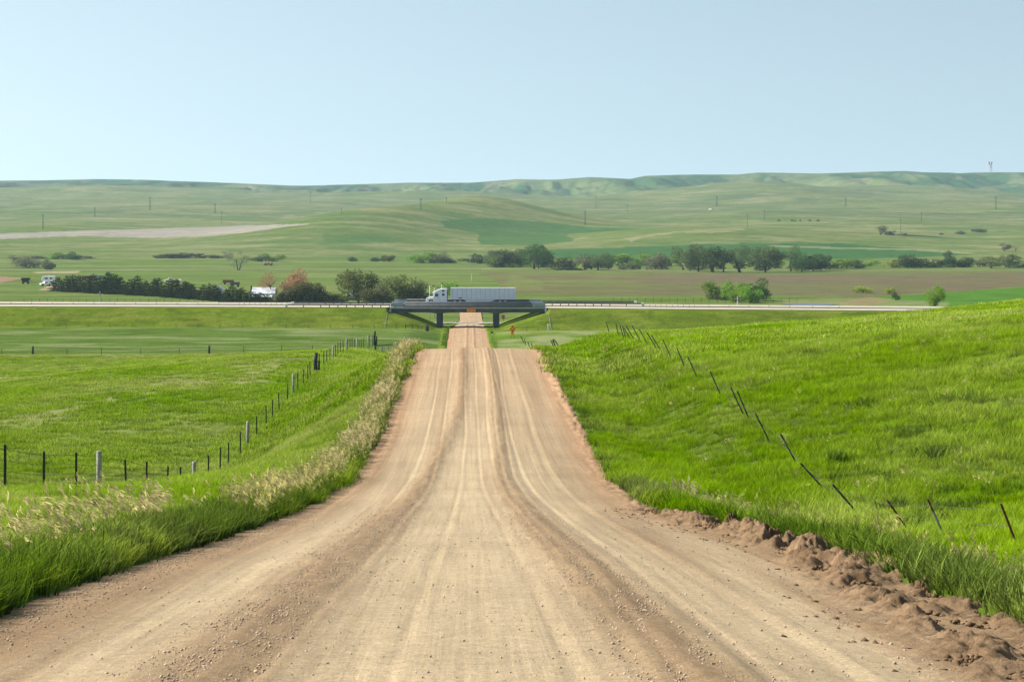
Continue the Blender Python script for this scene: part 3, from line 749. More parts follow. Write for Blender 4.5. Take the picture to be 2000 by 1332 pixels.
# ------------------------------------------------------------------ fences
def left_fence():
    fx, fd = -13.5, 58
    root = empty('roadside_fence', (fx, fd, h1(fx, fd)), 'long wire fence of wood and steel posts below the left road bank', 'fence')
    def P(x, d, z): return (x-fx, d-fd, z-root.location.z)
    posts = [(8,58,'s'),(87,63.5,'s'),(150,68.7,'s'),(197,73.2,'w'),(248,79,'s'),(290,84,'s'),(322,89,'s'),(352,93.4,'s'),(380,98.3,'w'),(404,103,'s'),(427,107.8,'s'),(448,112.7,'s'),
      (468,117.7,'s'),(487,123,'w'),(503,127.7,'s'),(520,133.2,'s'),(534,138.2,'s'),(547,143,'s'),(561,148.7,'s'),(573,154,'w'),(582,158,'s'),(591,162.6,'s'),(600,167.2,'s'),(608,171.6,'s'),
      (618,177.4,'c'),(625,181.7,'s'),(632,186.2,'s'),(638,190.2,'s'),(643,193.7,'s'),(650,198.9,'w'),(655,202.7,'s'),(660,206.7,'s'),(665,210.9,'s'),(670,215.2,'s'),(676.5,221,'w'),
      (680,224.4,'s'),(684,228.3,'s'),(688,232.3,'s'),(692,236.5,'s'),(697,241.9,'w'),(701,246.5,'s'),(705,251.2,'s'),(709,256.1,'s'),(718,267.9,'w'),(722,273.4,'s'),(727,280.8,'s'),(732,288.5,'c')]
    tops = []
    for px, d, k in posts:
        x = -13.5 + rng.normal(0, .05); z = h1(x, d) + (.9 if d > 255 else 0)*(d-255)/30
        lx, ly = rng.normal(0, .03), rng.normal(0, .02)
        if k == 's':
            hh = 1.38+rng.normal(0, .05); m = MB()
            a, b = P(x, d, z-.3), P(x+lx, d+ly, z+hh)
            m.tube([a, b], .034, 5); m.tube([(a[0]+.02, a[1]+.03, a[2]), (b[0]+.02, b[1]+.03, b[2]-.02)], .022, 4)
            m.build('steel_post', m_steel, root)
        elif k == 'w':
            hh = 1.45+rng.normal(0, .07); m = MB(); r = .095+.012*rng.random()
            m.tube([P(x, d, z-.3), P(x+lx*.3, d, z+hh*.5), P(x+lx*.6, d, z+hh-.02), P(x+lx*.6, d, z+hh)], [r*1.05, r, r*.95, r*.8], 9)
            m.build('wooden_post', m_wood, root, True)
        else:
            hh = 1.75; m = MB(); m.tube([P(x, d, z-.3), P(x-.05, d, z+hh*.55), P(x+.06, d, z+hh)], [.19,.17,.14], 9)
            for kz in (.5, .9, 1.3): m.tube([P(x-.19, d-.03, z+kz), P(x+.19, d-.03, z+kz+.04)], .03, 5)
            m.tube([P(x+.25, d-.1, z-.2), P(x+.3, d-.1, z+1.0)], .1, 7)
            m.tube([P(x, d, z+.95), P(x+.35, d+.2, z+.98)], .06, 6)
            o = m.build('corner_post', m_dwood, root, True); o['label'] = 'stout dark corner post with a braced companion'
        tops.append((x, d, z, hh))
    for fr in (.93, .70, .47, .24):
        m = MB()
        pts = []
        for (a, b) in zip(tops[:-1], tops[1:]):
            for q in (0, .5):
                x = a[0]+(b[0]-a[0])*q; d = a[1]+(b[1]-a[1])*q; z = a[2]*(1-q)+b[2]*q + 1.38*fr - (.02 if q else 0)
                pts.append(P(x-.04, d, z))
        m.tube([P(-12.5, 50, h1(-12.8, 50)+1.38*fr)]+pts, .009, 4)
        m.build('wire', m_wire, root)
    # paling by the gate
    root2 = empty('gate_fence', (-13.2, 292, h1(-13.2, 292)), 'short run of grey pickets and rails ending at a braced post on the left', 'fence')
    def at2(px, d, yb): return ((px-CX)/F*d, d, (CY-yb)/F*d)
    o0 = root2.location
    def Q(p, dz=0): return (p[0]-o0.x, p[1]-o0.y, p[2]-o0.z+dz)
    for px, yb, yt, w in ((733,690,671,'c'),(737,690,676,'p'),(741,690,676,'p'),(744,690,676,'p'),(747,689.5,674,'q'),(751,689,676,'p'),(755,689,676,'p'),(759,687,675,'q'),(763,684,674,'p'),(769,682,671,'w'),(773,680,669,'w'),(775.5,679,670,'c')):
        d = 292.; p = at2(px, d, yb); hh = (yb-yt)/F*d; r = {'c':.15,'p':.04,'q':.085,'w':.12}[w]
        m = MB(); m.tube([Q(p, -1.2), Q(p, hh*.5), Q(p, hh)], [r, r, r*.85], 7)
        m.build({'c':'brace_post','p':'picket','q':'wooden_post','w':'wooden_post'}[w], m_dwood if w in 'c' else m_wood, root2, True)
    m = MB(); m.tube([Q(at2(733,292,675)), Q(at2(757,292,674)), Q(at2(770,292,672))], .08, 6); m.build('rail', m_dwood, root2)
left_fence()

def right_fence():
    fx, fd = 11.5, 41.7
    root = empty('leaning_fence', (fx, fd, h1(fx, fd)), 'old wire fence of thin posts leaning left on the right hillside', 'fence')
    o0 = root.location
    P = [((1968,1032),(1990,1074),'r'),((1826,1020),(1847,1067),'g'),((1748,1016),(1778,1062),'r'),((1644,962),(1680,1007),'s'),((1582,919),(1614,957),'s'),((1534,858),(1558,906),'s'),((1484,821),(1504,864),'s'),
      ((1449,786),(1463,821),'s'),((1437,773),(1452,807),'s'),((1391,731),(1409,775),'s'),((1349,706),(1364,741),'s'),((1327,689),(1339,721),'s'),((1302,679),(1313,705),'s'),((1282,671),(1294,692),'s'),
      ((1270,665),(1284,691),'s'),((1257,655),(1267,674),'s'),((1243,655),(1252,672),'s'),((1231,650),(1241,668),'s'),((1224,646),(1233,663),'s'),((1218.5,635.5),(1223.5,654),'s'),((1214.5,638.5),(1219,653),'s'),
      ((1205.5,640.5),(1208.5,652),'s'),((1187,644.5),(1191,654),'s')]
    D = [11.5*F/(b[0]-CX) for a, b, k in P]
    tops = []
    for (a, b, k), d in zip(P, D):
        d = min(d, 166)
        x = (b[0]-CX)/F*d; z = h1(x, d)
        up = (1.28 if d > 55 else 1.12) if d < 140 else 1.1
        dx = (a[0]-b[0])/F*d; dz = max((b[1]-a[1])/F*d, .6)
        v = Vector((dx*1.1, -.12, dz)).normalized()*up
        base = Vector((x-o0.x, d-o0.y, z-o0.z)); r = .03 if d > 55 else .02
        m = MB(); mt = {'s':m_steel,'r':m_rust,'g':m_post2}[k]
        m.tube([base-v*.25, base+v], r, 5); m.tube([base-v*.25+Vector((.02,.03,0)), base+v*.98+Vector((.02,.03,0))], .02, 4)
        o = m.build('steel_post', mt, root)
        if k == 'r': o['label'] = 'rusty red leaning post'
        if k == 'g':
            o['label'] = 'bare grey leaning post with a red top'
            mm = MB(); mm.tube([base+v*.72, base+v*1.01], r*1.25, 6); mm.build('painted_top', m_rust, o)
        tops.append((base, v))
    for fr in (.85, .5):
        m = MB(); m.tube([tuple(b+v*fr+Vector((-.03, 0, .01*(-1)**i))) for i, (b, v) in enumerate(tops)], .0035, 4); m.build('wire', m_wire, root)
right_fence()

def line_fence(name, label, pts, hh, r, mat, wires, pw=.01, postname='post', wmat=None, wname='wire'):
    """pts: list of (px, D)"""
    P = [((px-CX)/F*d, d) for px, d in pts]
    x0, d0 = P[0]; root = empty(name, (x0, d0, h1(x0, d0)), label, 'fence' if 'barrier' not in name else 'barrier')
    o0 = root.location; T = []
    for x, d in P:
        z = h1(x, d); b = Vector((x-o0.x, d-o0.y, z-o0.z)); T.append(b)
        lean = Vector((rng.normal(0, .03), 0, 0))
        m = MB(); m.tube([b+Vector((0,0,-.3)), b+Vector((0,0,hh))+lean], r, 5); m.tube([b+Vector((0,0,hh))+lean, b+Vector((0,0,hh+.04))+lean], r*1.2, 5); m.build(postname, mat, root)
    for w in wires:
        m = MB(); m.tube([b+Vector((0,-r,w)) for b in T], pw, 4); m.build(wname, wmat or m_wire, root)
    return root
line_fence('pasture_fence', 'far wire fence with two thick dark posts across the left pasture edge', [(-60,349),(3,349),(65,349),(131,349),(198,349),(275,349),(350,349),(409,349),(476,349),(550,349),(610,349)], 1.0, .05, m_dwood, (.35,.7,.95))
for px in (65, 409):
    x = (px-CX)/F*349; o = MB().tube([(0,0,-.3),(0,0,.8),(.03,0,1.35)], [.2,.19,.17], 8).build('gate_post', m_dwood, None, True); o.location = (x, 348.6, h1(x, 348.6))
    tag(o, 'thick dark post standing alone %s far pasture fence' % ('at left end of' if px == 65 else 'midway along'), 'post')
line_fence('embankment_fence', 'faint wire fence along the foot of the left highway embankment', [(86+43*i, 449) for i in range(0, 17)], 1.05, .045, m_steel, (.3,.55,.8,1.0), .012)
line_fence('rail_fence', 'low dark rail fence beside the left foot of the overpass', [(792,448),(805,448),(816,448),(831,448)], 1.0, .07, m_dwood, (.55,.9), .06, wmat=m_dwood, wname='rail')
line_fence('brace_fence', 'short dark rail brace right of the orange diamond sign', [(1004,448),(1029,448),(1051,448)], 1.0, .06, m_dwood, (.9,), .05, wmat=m_dwood, wname='rail')
line_fence('right_of_way_fence', 'row of thin dark posts behind the highway left of the windbreak', [(47+15.2*i, 640) for i in range(0, 24)], 1.35, .055, m_steel, (.4,.8,1.2), .012)
line_fence('right_of_way_fence', 'row of thin dark posts behind the highway right of the overpass', [(1198+15.6*i, 640-.02*i) for i in range(0, 24)], 1.7, .05, m_steel, (.4,.8,1.2,1.6), .012)
line_fence('creek_fence', 'short row of posts at the bright grass mound right of the road', [(1095,300),(1099,300),(1104,300),(1109,300),(1114,300),(1118,300),(1123,300)], 1.1, .05, m_wood, (.5,.9), .01)
def post_cluster(pts, d, label):
    root = empty('leaning_posts', ((pts[0][0]-CX)/F*d, d, (CY-pts[0][1])/F*d), label, 'posts')
    o0 = root.location
    for x0, y0, x1, y1 in pts:
        a = Vector(((x0-CX)/F*d, d, (CY-y0)/F*d))-o0; b = Vector(((x1-CX)/F*d, d+.1, (CY-y1)/F*d))-o0
        MB().tube([a-(b-a)*.6, b], .075, 6).build('post', m_dwood, root)
post_cluster([(1082,678,1075.5,664),(1086.5,679,1079,664.5),(1084,677,1080.5,662),(1089,673,1083,663.5)], 290, 'bundle of dark posts leaning left beside the pale dry patch')
post_cluster([(1025.5,669,1024.5,661),(1021,665,1017.5,657),(1033,674,1031,668),(1039,676,1038,670)], 380, 'scattered dark stakes right of the road before the overpass')
post_cluster([(1178,658,1177,652),(1182,657,1182,650),(1179.5,658,1184,654)], 250, 'small heap of dark stakes left of the leaning fence end')

# broken crumbs of the same dirt
def build_crumbs():
    n = 13000
    D = 13+35*rng.random(n)**1.25
    wr = np.interp(D, [10,15,19,22,27,32,38,46,60], [4.0,4.0,4.35,4.5,4.9,5.25,5.0,4.3,4.35])
    k = rng.random(n)
    X = wr + np.where(k < .5, rng.normal(.05, .22, n), np.where(k < .8, rng.normal(.75, .35, n), rng.normal(-.35, .6, n)))
    keep = (fbm(X*2.2, D*1.4, 3) > .44) & (X < xr(D)+.45); X, D = X[keep], D[keep]; n = len(X)
    Z = zroad(D) + .04 + .05*np.exp(-((X-np.interp(D, [10,15,19,22,27,32,38,46,60], [4.0,4.0,4.35,4.5,4.9,5.25,5.0,4.3,4.35]))/.3)**2)
    r = .006 + .030*rng.random(n)**3.4
    ph = np.array([[0,0,1]]+[[math.cos(a), math.sin(a), .45] for a in np.arange(5)*1.2566]+[[math.cos(a+.63), math.sin(a+.63), -.45] for a in np.arange(5)*1.2566]+[[0,0,-1]])
    f0 = [(0,i+1,(i+1)%5+1) for i in range(5)]+[(i+1,i+6,(i+1)%5+1) for i in range(5)]+[((i+1)%5+1,i+6,(i+1)%5+6) for i in range(5)]+[(11,(i+1)%5+6,i+6) for i in range(5)]
    v = ph[None]*(r[:, None, None]*rng.uniform(.55, 1.35, (n, 12, 1)))
    co = (v + np.stack([X, D, Z], -1)[:, None, :]).reshape(-1, 3)
    f = (np.array(f0)[None]+(np.arange(n)*12)[:, None, None]).reshape(-1, 3)
    o = link('dirt_crumbs', np_mesh('dirt_crumbs', co, f, smooth=False), m_dirt); tag(o, 'crumbled dirt strewn along the right road edge', 'dirt', kind='stuff')
build_crumbs()

def build_berm():
    D = 12.5*np.exp(np.arange(0, np.log(52/12.5), .0016)); n = 104
    t = np.linspace(-1.0, 1.55, n)
    wr = np.interp(D, [10,15,19,22,27,32,38,46,60], [4.0,4.0,4.35,4.5,4.9,5.15,4.95,4.3,4.35])
    X = wr[:, None]+t[None, :]; DD = np.repeat(D[:, None], n, 1); T = np.repeat(t[None, :], len(D), 0)
    mid = (xl(DD)+xr(DD))/2; half = (xr(DD)-xl(DD))/2; q = (X-mid)/half
    Zr = zroad(DD) + .10*(1-np.clip(np.abs(q), 0, 1.3)**2) - .20*sstep(.98, 1.2, np.abs(q))
    amp = np.interp(D, [12,17,22,27,33,40,46,52], [.12,.15,.15,.26,.31,.24,.11,.03])[:, None]
    w1 = .30+.14*fbm(DD*.6, DD*0, 2); off = (fbm(DD*.5+7, DD*0+2, 3)-.5)*.5
    c1 = fbm(X*1.9, DD*1.3, 4); c2 = fbm(X*1.7+31, DD*1.5, 4)
    rg = np.clip(.25+1.1*fbm(X*3.2+3, DD*2.6, 3), 0, 1); f = fbm(X*9, DD*8, 3); f2 = 1-np.abs(fbm(X*16+5, DD*14, 3)-.5)*2; g = fbm(X*34, DD*30, 2)
    ridge = np.exp(-((T-off)/w1)**2)*sstep(.38, .60, c1) + .9*np.exp(-((T-.78-off*.6)/.27)**2)*sstep(.42, .60, c2)*sstep(14, 20, DD)
    hgt = amp*np.minimum(ridge, 1)*(.30+.75*rg)*(.60+.55*f)*(.52+.66*f2) + .030*(f-.5)*np.exp(-((T-.3)/.8)**2) + .016*(g-.5)*(ridge+.3)
    hgt = hgt + .028*np.exp(-((T-.35)/.7)**2)
    edge = np.minimum(sstep(-1.0, -.55, T), sstep(1.55, 1.15, T))*np.minimum(sstep(52, 47, DD), 1)
    Z = Zr + hgt*edge - .035*(1-edge) + .004
    la, ra = road_attr(X, DD)[:2]
    damp = np.clip(edge*(.25+1.2*sstep(.02, .09, hgt)+.5*(c1-.4)), 0, 1)*sstep(0, .6, edge)
    o = link('dirt_berm', np_mesh('dirt_berm', np.stack([X, DD, Z], -1).reshape(-1, 3), grid_quads(len(D), n), {'loose': ('FLOAT', la.ravel()), 'red': ('FLOAT', ra.ravel()), 'damp': ('FLOAT', damp.ravel())}), m_road)
    tag(o, 'crumbly graded dirt ridge along the right road edge', 'dirt', kind='stuff')
build_berm()
# ------------------------------------------------------------------ overpass
def bridge(y0, y1, label, near):
    zd = -19.47; L = 18.2
    root = empty('overpass_bridge', (0, (y0+y1)/2, -25), label, 'bridge')
    oy = (y0+y1)/2; oz = -25
    a, b = y0-oy, y1-oy; d = zd-oz
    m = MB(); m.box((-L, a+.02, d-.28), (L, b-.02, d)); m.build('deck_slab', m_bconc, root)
    for s in (0, 1):
        yy = a if s == 0 else b; sg = -1 if s == 0 else 1
        # slab edge ledge
        m = MB(); m.box((-L, min(yy, yy+sg*.16), d-.34), (L, max(yy, yy+sg*.16), d+.04)); m.build('slab_edge', m_bledge, root)
        m = MB()
        def wall(x0, x1, z0, z1, th):
            lo, hi = (yy+.02, yy+.02+th) if s == 0 else (yy-.02-th, yy-.02)
            m.box((x0, lo, z0), (x1, hi, z1))
        lo_ = near or s == 1; h1_, h2_, h3_ = (.46, .86, .93) if lo_ else (.34, .64, .72)
        wall(-L+2.9, L-2.9, d+.04, d+h1_, .34)
        par = None
        lo, hi = (yy+.10, yy+.34) if s == 0 else (yy-.34, yy-.10)
        m.box((-L+2.9, lo, d+h1_), (L-2.9, hi, d+h2_))
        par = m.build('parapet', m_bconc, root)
        q = MB()
        for z in ((d+h1_, d+h2_+.04) if s == 0 else () if near else (d+h2_+.04,)):
            q.tube([(-L+2.9, yy+sg*.06, z), (L-2.9, yy+sg*.06, z)], .065, 10)
        if q.v: q.build('rail', m_bledge, par, True)
        q = MB(); q.tube([(-L-.1, yy+sg*.2, d+.0), (L+.1, yy+sg*.2, d+.0)], .065, 10); q.build('edge_rail', m_bledge, root, True)
        for x0, x1 in ((-L-.15, -L+2.9), (L-2.9, L+.15)):
            lo, hi = (yy-.01, yy+.42) if s == 0 else (yy-.42, yy+.01)
            MB().box((x0, lo, d+.045), (x1, hi, d+h3_)).build('end_block', m_bend, root, bevel=.03)
        # edge girder, deeper over the piers
        pr = [(-L, d-.34), (-L, d-1.22)]
        for x in np.linspace(-L, L, 49):
            hz = .34*max(0, 1-abs(abs(x)-6.85)/3.6)**2
            pr.append((x, d-1.22-hz))
        pr += [(L, d-1.22), (L, d-.34)]
        lo, hi = (yy+.05, yy+.5) if s == 0 else (yy-.5, yy-.05)
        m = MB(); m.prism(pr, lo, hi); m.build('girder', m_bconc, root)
    for k in (-1.6, 1.6):
        pr = [(-L, d-.29), (-L, d-1.2)] + [(x, d-1.2-.34*max(0, 1-abs(abs(x)-6.85)/3.6)**2) for x in np.linspace(-L, L, 33)] + [(L, d-1.2), (L, d-.29)]
        m = MB(); m.prism(pr, k-.25, k+.25); m.build('girder', m_bconc, root)
    for sx in (-6.85, 6.85):
        m = MB(); m.box((sx-.62, a+.7, -1.2), (sx+.62, b-.7, d-1.52)); m.build('pier', m_pier, root, bevel=.08)
    for sx in (-1, 1):
        m = MB(); x0, x1 = (-L-.6, -L+.55) if sx < 0 else (L-.55, L+.6)
        m.box((x0, a+.55, d-3.2), (x1, b-.55, d-.29)); m.build('abutment', m_pier, root)
        w = MB(); x0, x1 = (-L-.42, -L-.02) if sx < 0 else (L+.02, L+.42)
        w.box((x0, a-.22, d-1.75), (x1, a+.5, d+.03)); w.build('wing_wall', m_bend if False else m_term, root)
        p = MB(); x = sx*(L+.35); 
        pts = [(x, a-.4, h1(x, y0-.4)-oz+.1)]
        for yy in np.linspace(y0-1.5, y0-20, 9): pts.append((x+sx*.02*(y0-yy), yy-oy, h1(x, yy)-oz+.14))
        if near: p.tube(pts, .04, 6); p.build('drain_pipe', m_post2, root, True)
    return root
nb = bridge(472.0, 482.0, 'nearer dark concrete overpass carrying the orange clearance sign', True)
fb = bridge(488.0, 498.0, 'farther dark concrete overpass under the white semi truck', False)

def text(body, size, mat, parent, loc, rot, ext=.004, name='lettering', sx=1.0):
    c = bpy.data.curves.new(name, 'FONT'); c.body = body; c.size = size; c.extrude = ext; c.align_x = 'CENTER'; c.align_y = 'CENTER'
    t = bpy.data.objects.new('tmp', c); COL.objects.link(t); dg = bpy.context.evaluated_depsgraph_get()
    me = bpy.data.meshes.new_from_object(t.evaluated_get(dg)); bpy.data.objects.remove(t); me.name = name; me.materials.clear(); me.materials.append(mat)
    o = bpy.data.objects.new(name, me); COL.objects.link(o); o.parent = parent; o.location = loc; o.rotation_euler = rot; o.scale = (sx, 1, 1)
    return o
# clearance sign hung on the near girder
cs = empty('clearance_sign', (0.78, 471.6, -20.15), 'orange rectangular clearance sign fixed to the overpass girder above the road', 'sign')
MB().box((-1.05, -.03, -.42), (1.05, .03, .42)).build('sign_face', m_orange, cs, bevel=.02)
b = MB()
for x0, x1, z0, z1 in ((-1.0,1.0,.36,.39),(-1.0,1.0,-.39,-.36),(-1.0,-.97,-.36,.36),(.97,1.0,-.36,.36)): b.box((x0, -.036, z0), (x1, -.031, z1))
b.build('border', m_ink, cs)
text("14'-2\"", .72, m_ink, cs, (0, -.033, 0), (math.pi/2, 0, 0))
MB().box((-.8, .03, -.1), (-.7, .48, .1)).box((.7, .03, -.1), (.8, .48, .1)).build('bracket', m_galv, cs)

# orange diamond sign, stop sign, small dark sign, drain marker
def sign_root(name, px, y, D, label):
    x = (px-CX)/F*D; return empty(name, (x, D, h1(x, D)), label, 'sign')
D = 424; ds = sign_root('diamond_sign', 1001, 663, D, 'orange diamond warning sign over a smaller plate on two posts')
z0 = ds.location.z; zc = (CY-642.5)/F*D - z0; zp = (CY-651.5)/F*D - z0
for s in (-.31, .31): MB().tube([(s, .05, -.4), (s, .05, zc+.2)], .045, 6).build('post', m_steel, ds)
r = .78; MB().prism([(-r, zc), (0, zc-r), (r, zc), (0, zc+r)], -.03, .0).build('diamond_face', m_orange, ds, bevel=.03)
MB().box((-.36, -.028, zp-.36), (.36, .005, zp+.36)).build('plate', m_yellow, ds, bevel=.02)
k = MB()
k.prism([(-.15, zc+.34), (.15, zc+.34), (.13, zc+.62), (-.13, zc+.62)], -.036, -.032); k.prism([(-.14, zc-.58), (.14, zc-.58), (.16, zc-.3), (-.16, zc-.3)], -.036, -.032)
k.prism([(-.42, zc-.12), (-.22, zc-.06), (-.24, zc+.13), (-.40, zc+.10)], -.036, -.032); k.prism([(.22, zc-.06), (.42, zc-.12), (.40, zc+.10), (.24, zc+.13)], -.036, -.032)
k.build('symbol', m_ink, ds)
k = MB(); k.tube([(-.18, -.034, zp-.06), (0, -.034, zp-.02), (.18, -.034, zp-.06)], .03, 4); k.build('plate_symbol', m_ink, ds)

D = 527; st = sign_root('stop_sign', 983, 630, D, 'red octagonal STOP sign with small orange flag beyond the overpass')
z0 = st.location.z; zc = (CY-619)/F*D - z0
MB().tube([(0, .04, -.4), (0, .04, zc+.2)], .05, 6).build('post', m_galv, st)
oc = [(.56*math.cos(math.pi*(i+.5)/4), zc+.56*math.sin(math.pi*(i+.5)/4)) for i in range(8)]
MB().prism(oc, -.03, 0).build('sign_face', m_stop, st, bevel=.02)
text('STOP', .42, m_white, st, (0, -.034, zc), (math.pi/2, 0, 0))
MB().prism([(-.80, zc+.18), (-.45, zc+.22), (-.45, zc+.55), (-.74, zc+.50)], -.05, -.035).build('flag', m_orange, st)

D = 436; ms = sign_root('small_sign', 961, 658, D, 'small dark sign on a white stake right of the gravel road')
z0 = ms.location.z; zt = max((CY-655)/F*D - z0, .7)
MB().tube([(0, 0, -.3), (0, 0, zt-.1)], .045, 6).build('stake', m_paleP, ms)
MB().prism([(-.30, zt+.12), (-.16, zt-.16), (.12, zt-.20), (.30, zt+.10), (.2, zt+.18), (-.2, zt+.18)], -.05, .0).build('sign_face', m_ink, ms)
D = 446; x = (834-CX)/F*D; wp = MB().tube([(0, 0, -.5), (0, 0, 1.2)], [.3, .27], 8).tube([(.28, .1, -.5), (.33, .1, .9)], .1, 7).build('brace_post', m_dwood, None, True); wp.location = (x, D, h1(x, D)+.2)
tag(wp, 'stout dark post bundle below the left overpass slope', 'post')
D = 452; x = (1071-CX)/F*D; mk = MB().box((-.14, -.14, -.3), (.14, .14, 1.1)).box((-.25, -.2, 1.1), (.25, .2, 1.35)).build('utility_pedestal', m_term, None, bevel=.03); mk.location = (x, D, h1(x, D))
tag(mk, 'small white pedestal box at foot of right highway embankment', 'box')

# guard rails
def guardrail(label, xs, Y, endx, top, closeup):
    root = empty('guard_rail', (xs[0], Y, float(zhw(xs[0]))), label, 'guard rail')
    o0 = root.location; s = 1 if xs[-1] > xs[0] else -1
    N = int(abs(xs[-1]-xs[0])/3.8)
    X = np.linspace(xs[0], xs[-1], N+1)
    for i, x in enumerate(X):
        if i > N-5 and i < N:
            for q in (0, .5): 
                xx = x+q*(X[1]-X[0]); MB().box((xx-o0.x-.09, .05, float(zhw(xx))-o0.z-.4), (xx-o0.x+.09, .24, float(zhw(xx))-o0.z+.78)).build('post', m_dwood, root)
        else: MB().box((x-o0.x-.08, .05, float(zhw(x))-o0.z-.4), (x-o0.x+.08, .22, float(zhw(x))-o0.z+.78)).build('post', m_dwood, root)
    # W-shaped beam
    pr = [(0, .44), (-.06, .50), (-.06, .56), (0, .61), (-.06, .66), (-.06, .73), (0, .78), (.03, .78), (-.02, .72), (.03, .61), (-.02, .5), (.03, .44)]
    v = []; f = []; n = len(pr)
    for x in X: v += [(x-o0.x, y, z+float(zhw(x))-o0.z) for y, z in pr]
    for i in range(len(X)-1): f += [(i*n+k, i*n+(k+1) % n, (i+1)*n+(k+1) % n, (i+1)*n+k) for k in range(n)]
    f += [tuple(range(n)), tuple((len(X)-1)*n+k for k in range(n))]
    m = MB(); m.add(v, f); m.build('rail_beam', m_galv, root)
    x = xs[0]; m = MB(); m.box((-.35, -.2, .15), (.35, .25, .82)).build('end_terminal', m_term, root, bevel=.08)
guardrail('guard rail along the near shoulder left of the overpass', (-43.0, -18.6), 471.4, -43, .8, 1)
guardrail('guard rail on the median side left of the overpass', (-42.5, -18.6), 482.7, -43, .8, 1)
guardrail('guard rail on the median side right of the overpass', (42.8, 18.6), 487.3, 43, .8, 1)
guardrail('guard rail on the far shoulder right of the overpass', (42.0, 18.6), 498.8, 43, .8, 1)

def hw_fence(label, pxs, Y, hh, r):
    X = [(p-CX)/F*Y for p in pxs]; root = empty('median_cable_barrier', (X[0], Y, float(zhw(X[0]))-.4), label, 'barrier'); o0 = root.location; T = []
    for x in X:
        z = h1(x, Y); T.append(Vector((x-o0.x, 0, z-o0.z))); MB().tube([T[-1]+Vector((0,0,-.3)), T[-1]+Vector((0,0,hh))], r, 5).tube([T[-1]+Vector((0,0,hh)), T[-1]+Vector((0,0,hh+.08))], r*1.3, 5).build('post', m_steel, root)
    for w in (.45, .6, .75): MB().tube([t+Vector((0,-r,w)) for t in T], .012, 4).build('cable', m_wire, root)
hw_fence('cable barrier with slim posts in the median left of the overpass', [-60+40.6*i for i in range(13)]+[467+10.4*i for i in range(10)], 485, 1.0, .045)
hw_fence('cable barrier with slim posts in the median right of the overpass', [1258+11*i for i in range(9)]+[1356+33*0, 1385, 1424, 1463, 1502, 1542, 1587, 1640], 485, 1.0, .045)

# lamp posts behind the overpass
for i, (px, yt, D, yb, lb) in enumerate([(839.5, 558.5, 548, 625, 'tall pale lamp post rising left of the truck bonnet'), (848.5, 561.3, 548, 625, 'tall pale lamp post just behind the truck windscreen'),
        (862.5, 553.8, 610, 612, 'tall pale lamp post above the truck sleeper roof')]):
    x = (px-CX)/F*D; zt = (CY-yt)/F*D; z = h1(x, D)
    r_ = empty('lamp_post', (x, D, z), lb, 'lamp post'); hh = zt-z
    MB().tube([(0,0,-.3), (0,0,hh*.5), (0,0,hh)], [.13,.11,.08], 8).build('pole', m_paleP, r_, True)
    MB().tube([(0,0,hh-.1), (.5*(1 if i < 2 else -1),0,hh+.02), (1.0*(1 if i < 2 else -1),0,hh+.0)], .05, 6).build('arm', m_paleP, r_)
    MB().prism([(.6,hh-.06),(1.5,hh-.2),(1.55,hh-.08),(.7,hh+.12)] if i < 2 else [(-.2,hh-.04),(.35,hh-.04),(.3,hh+.16),(-.15,hh+.16)], -.16, .16).build('lamp_head', m_ink, r_)

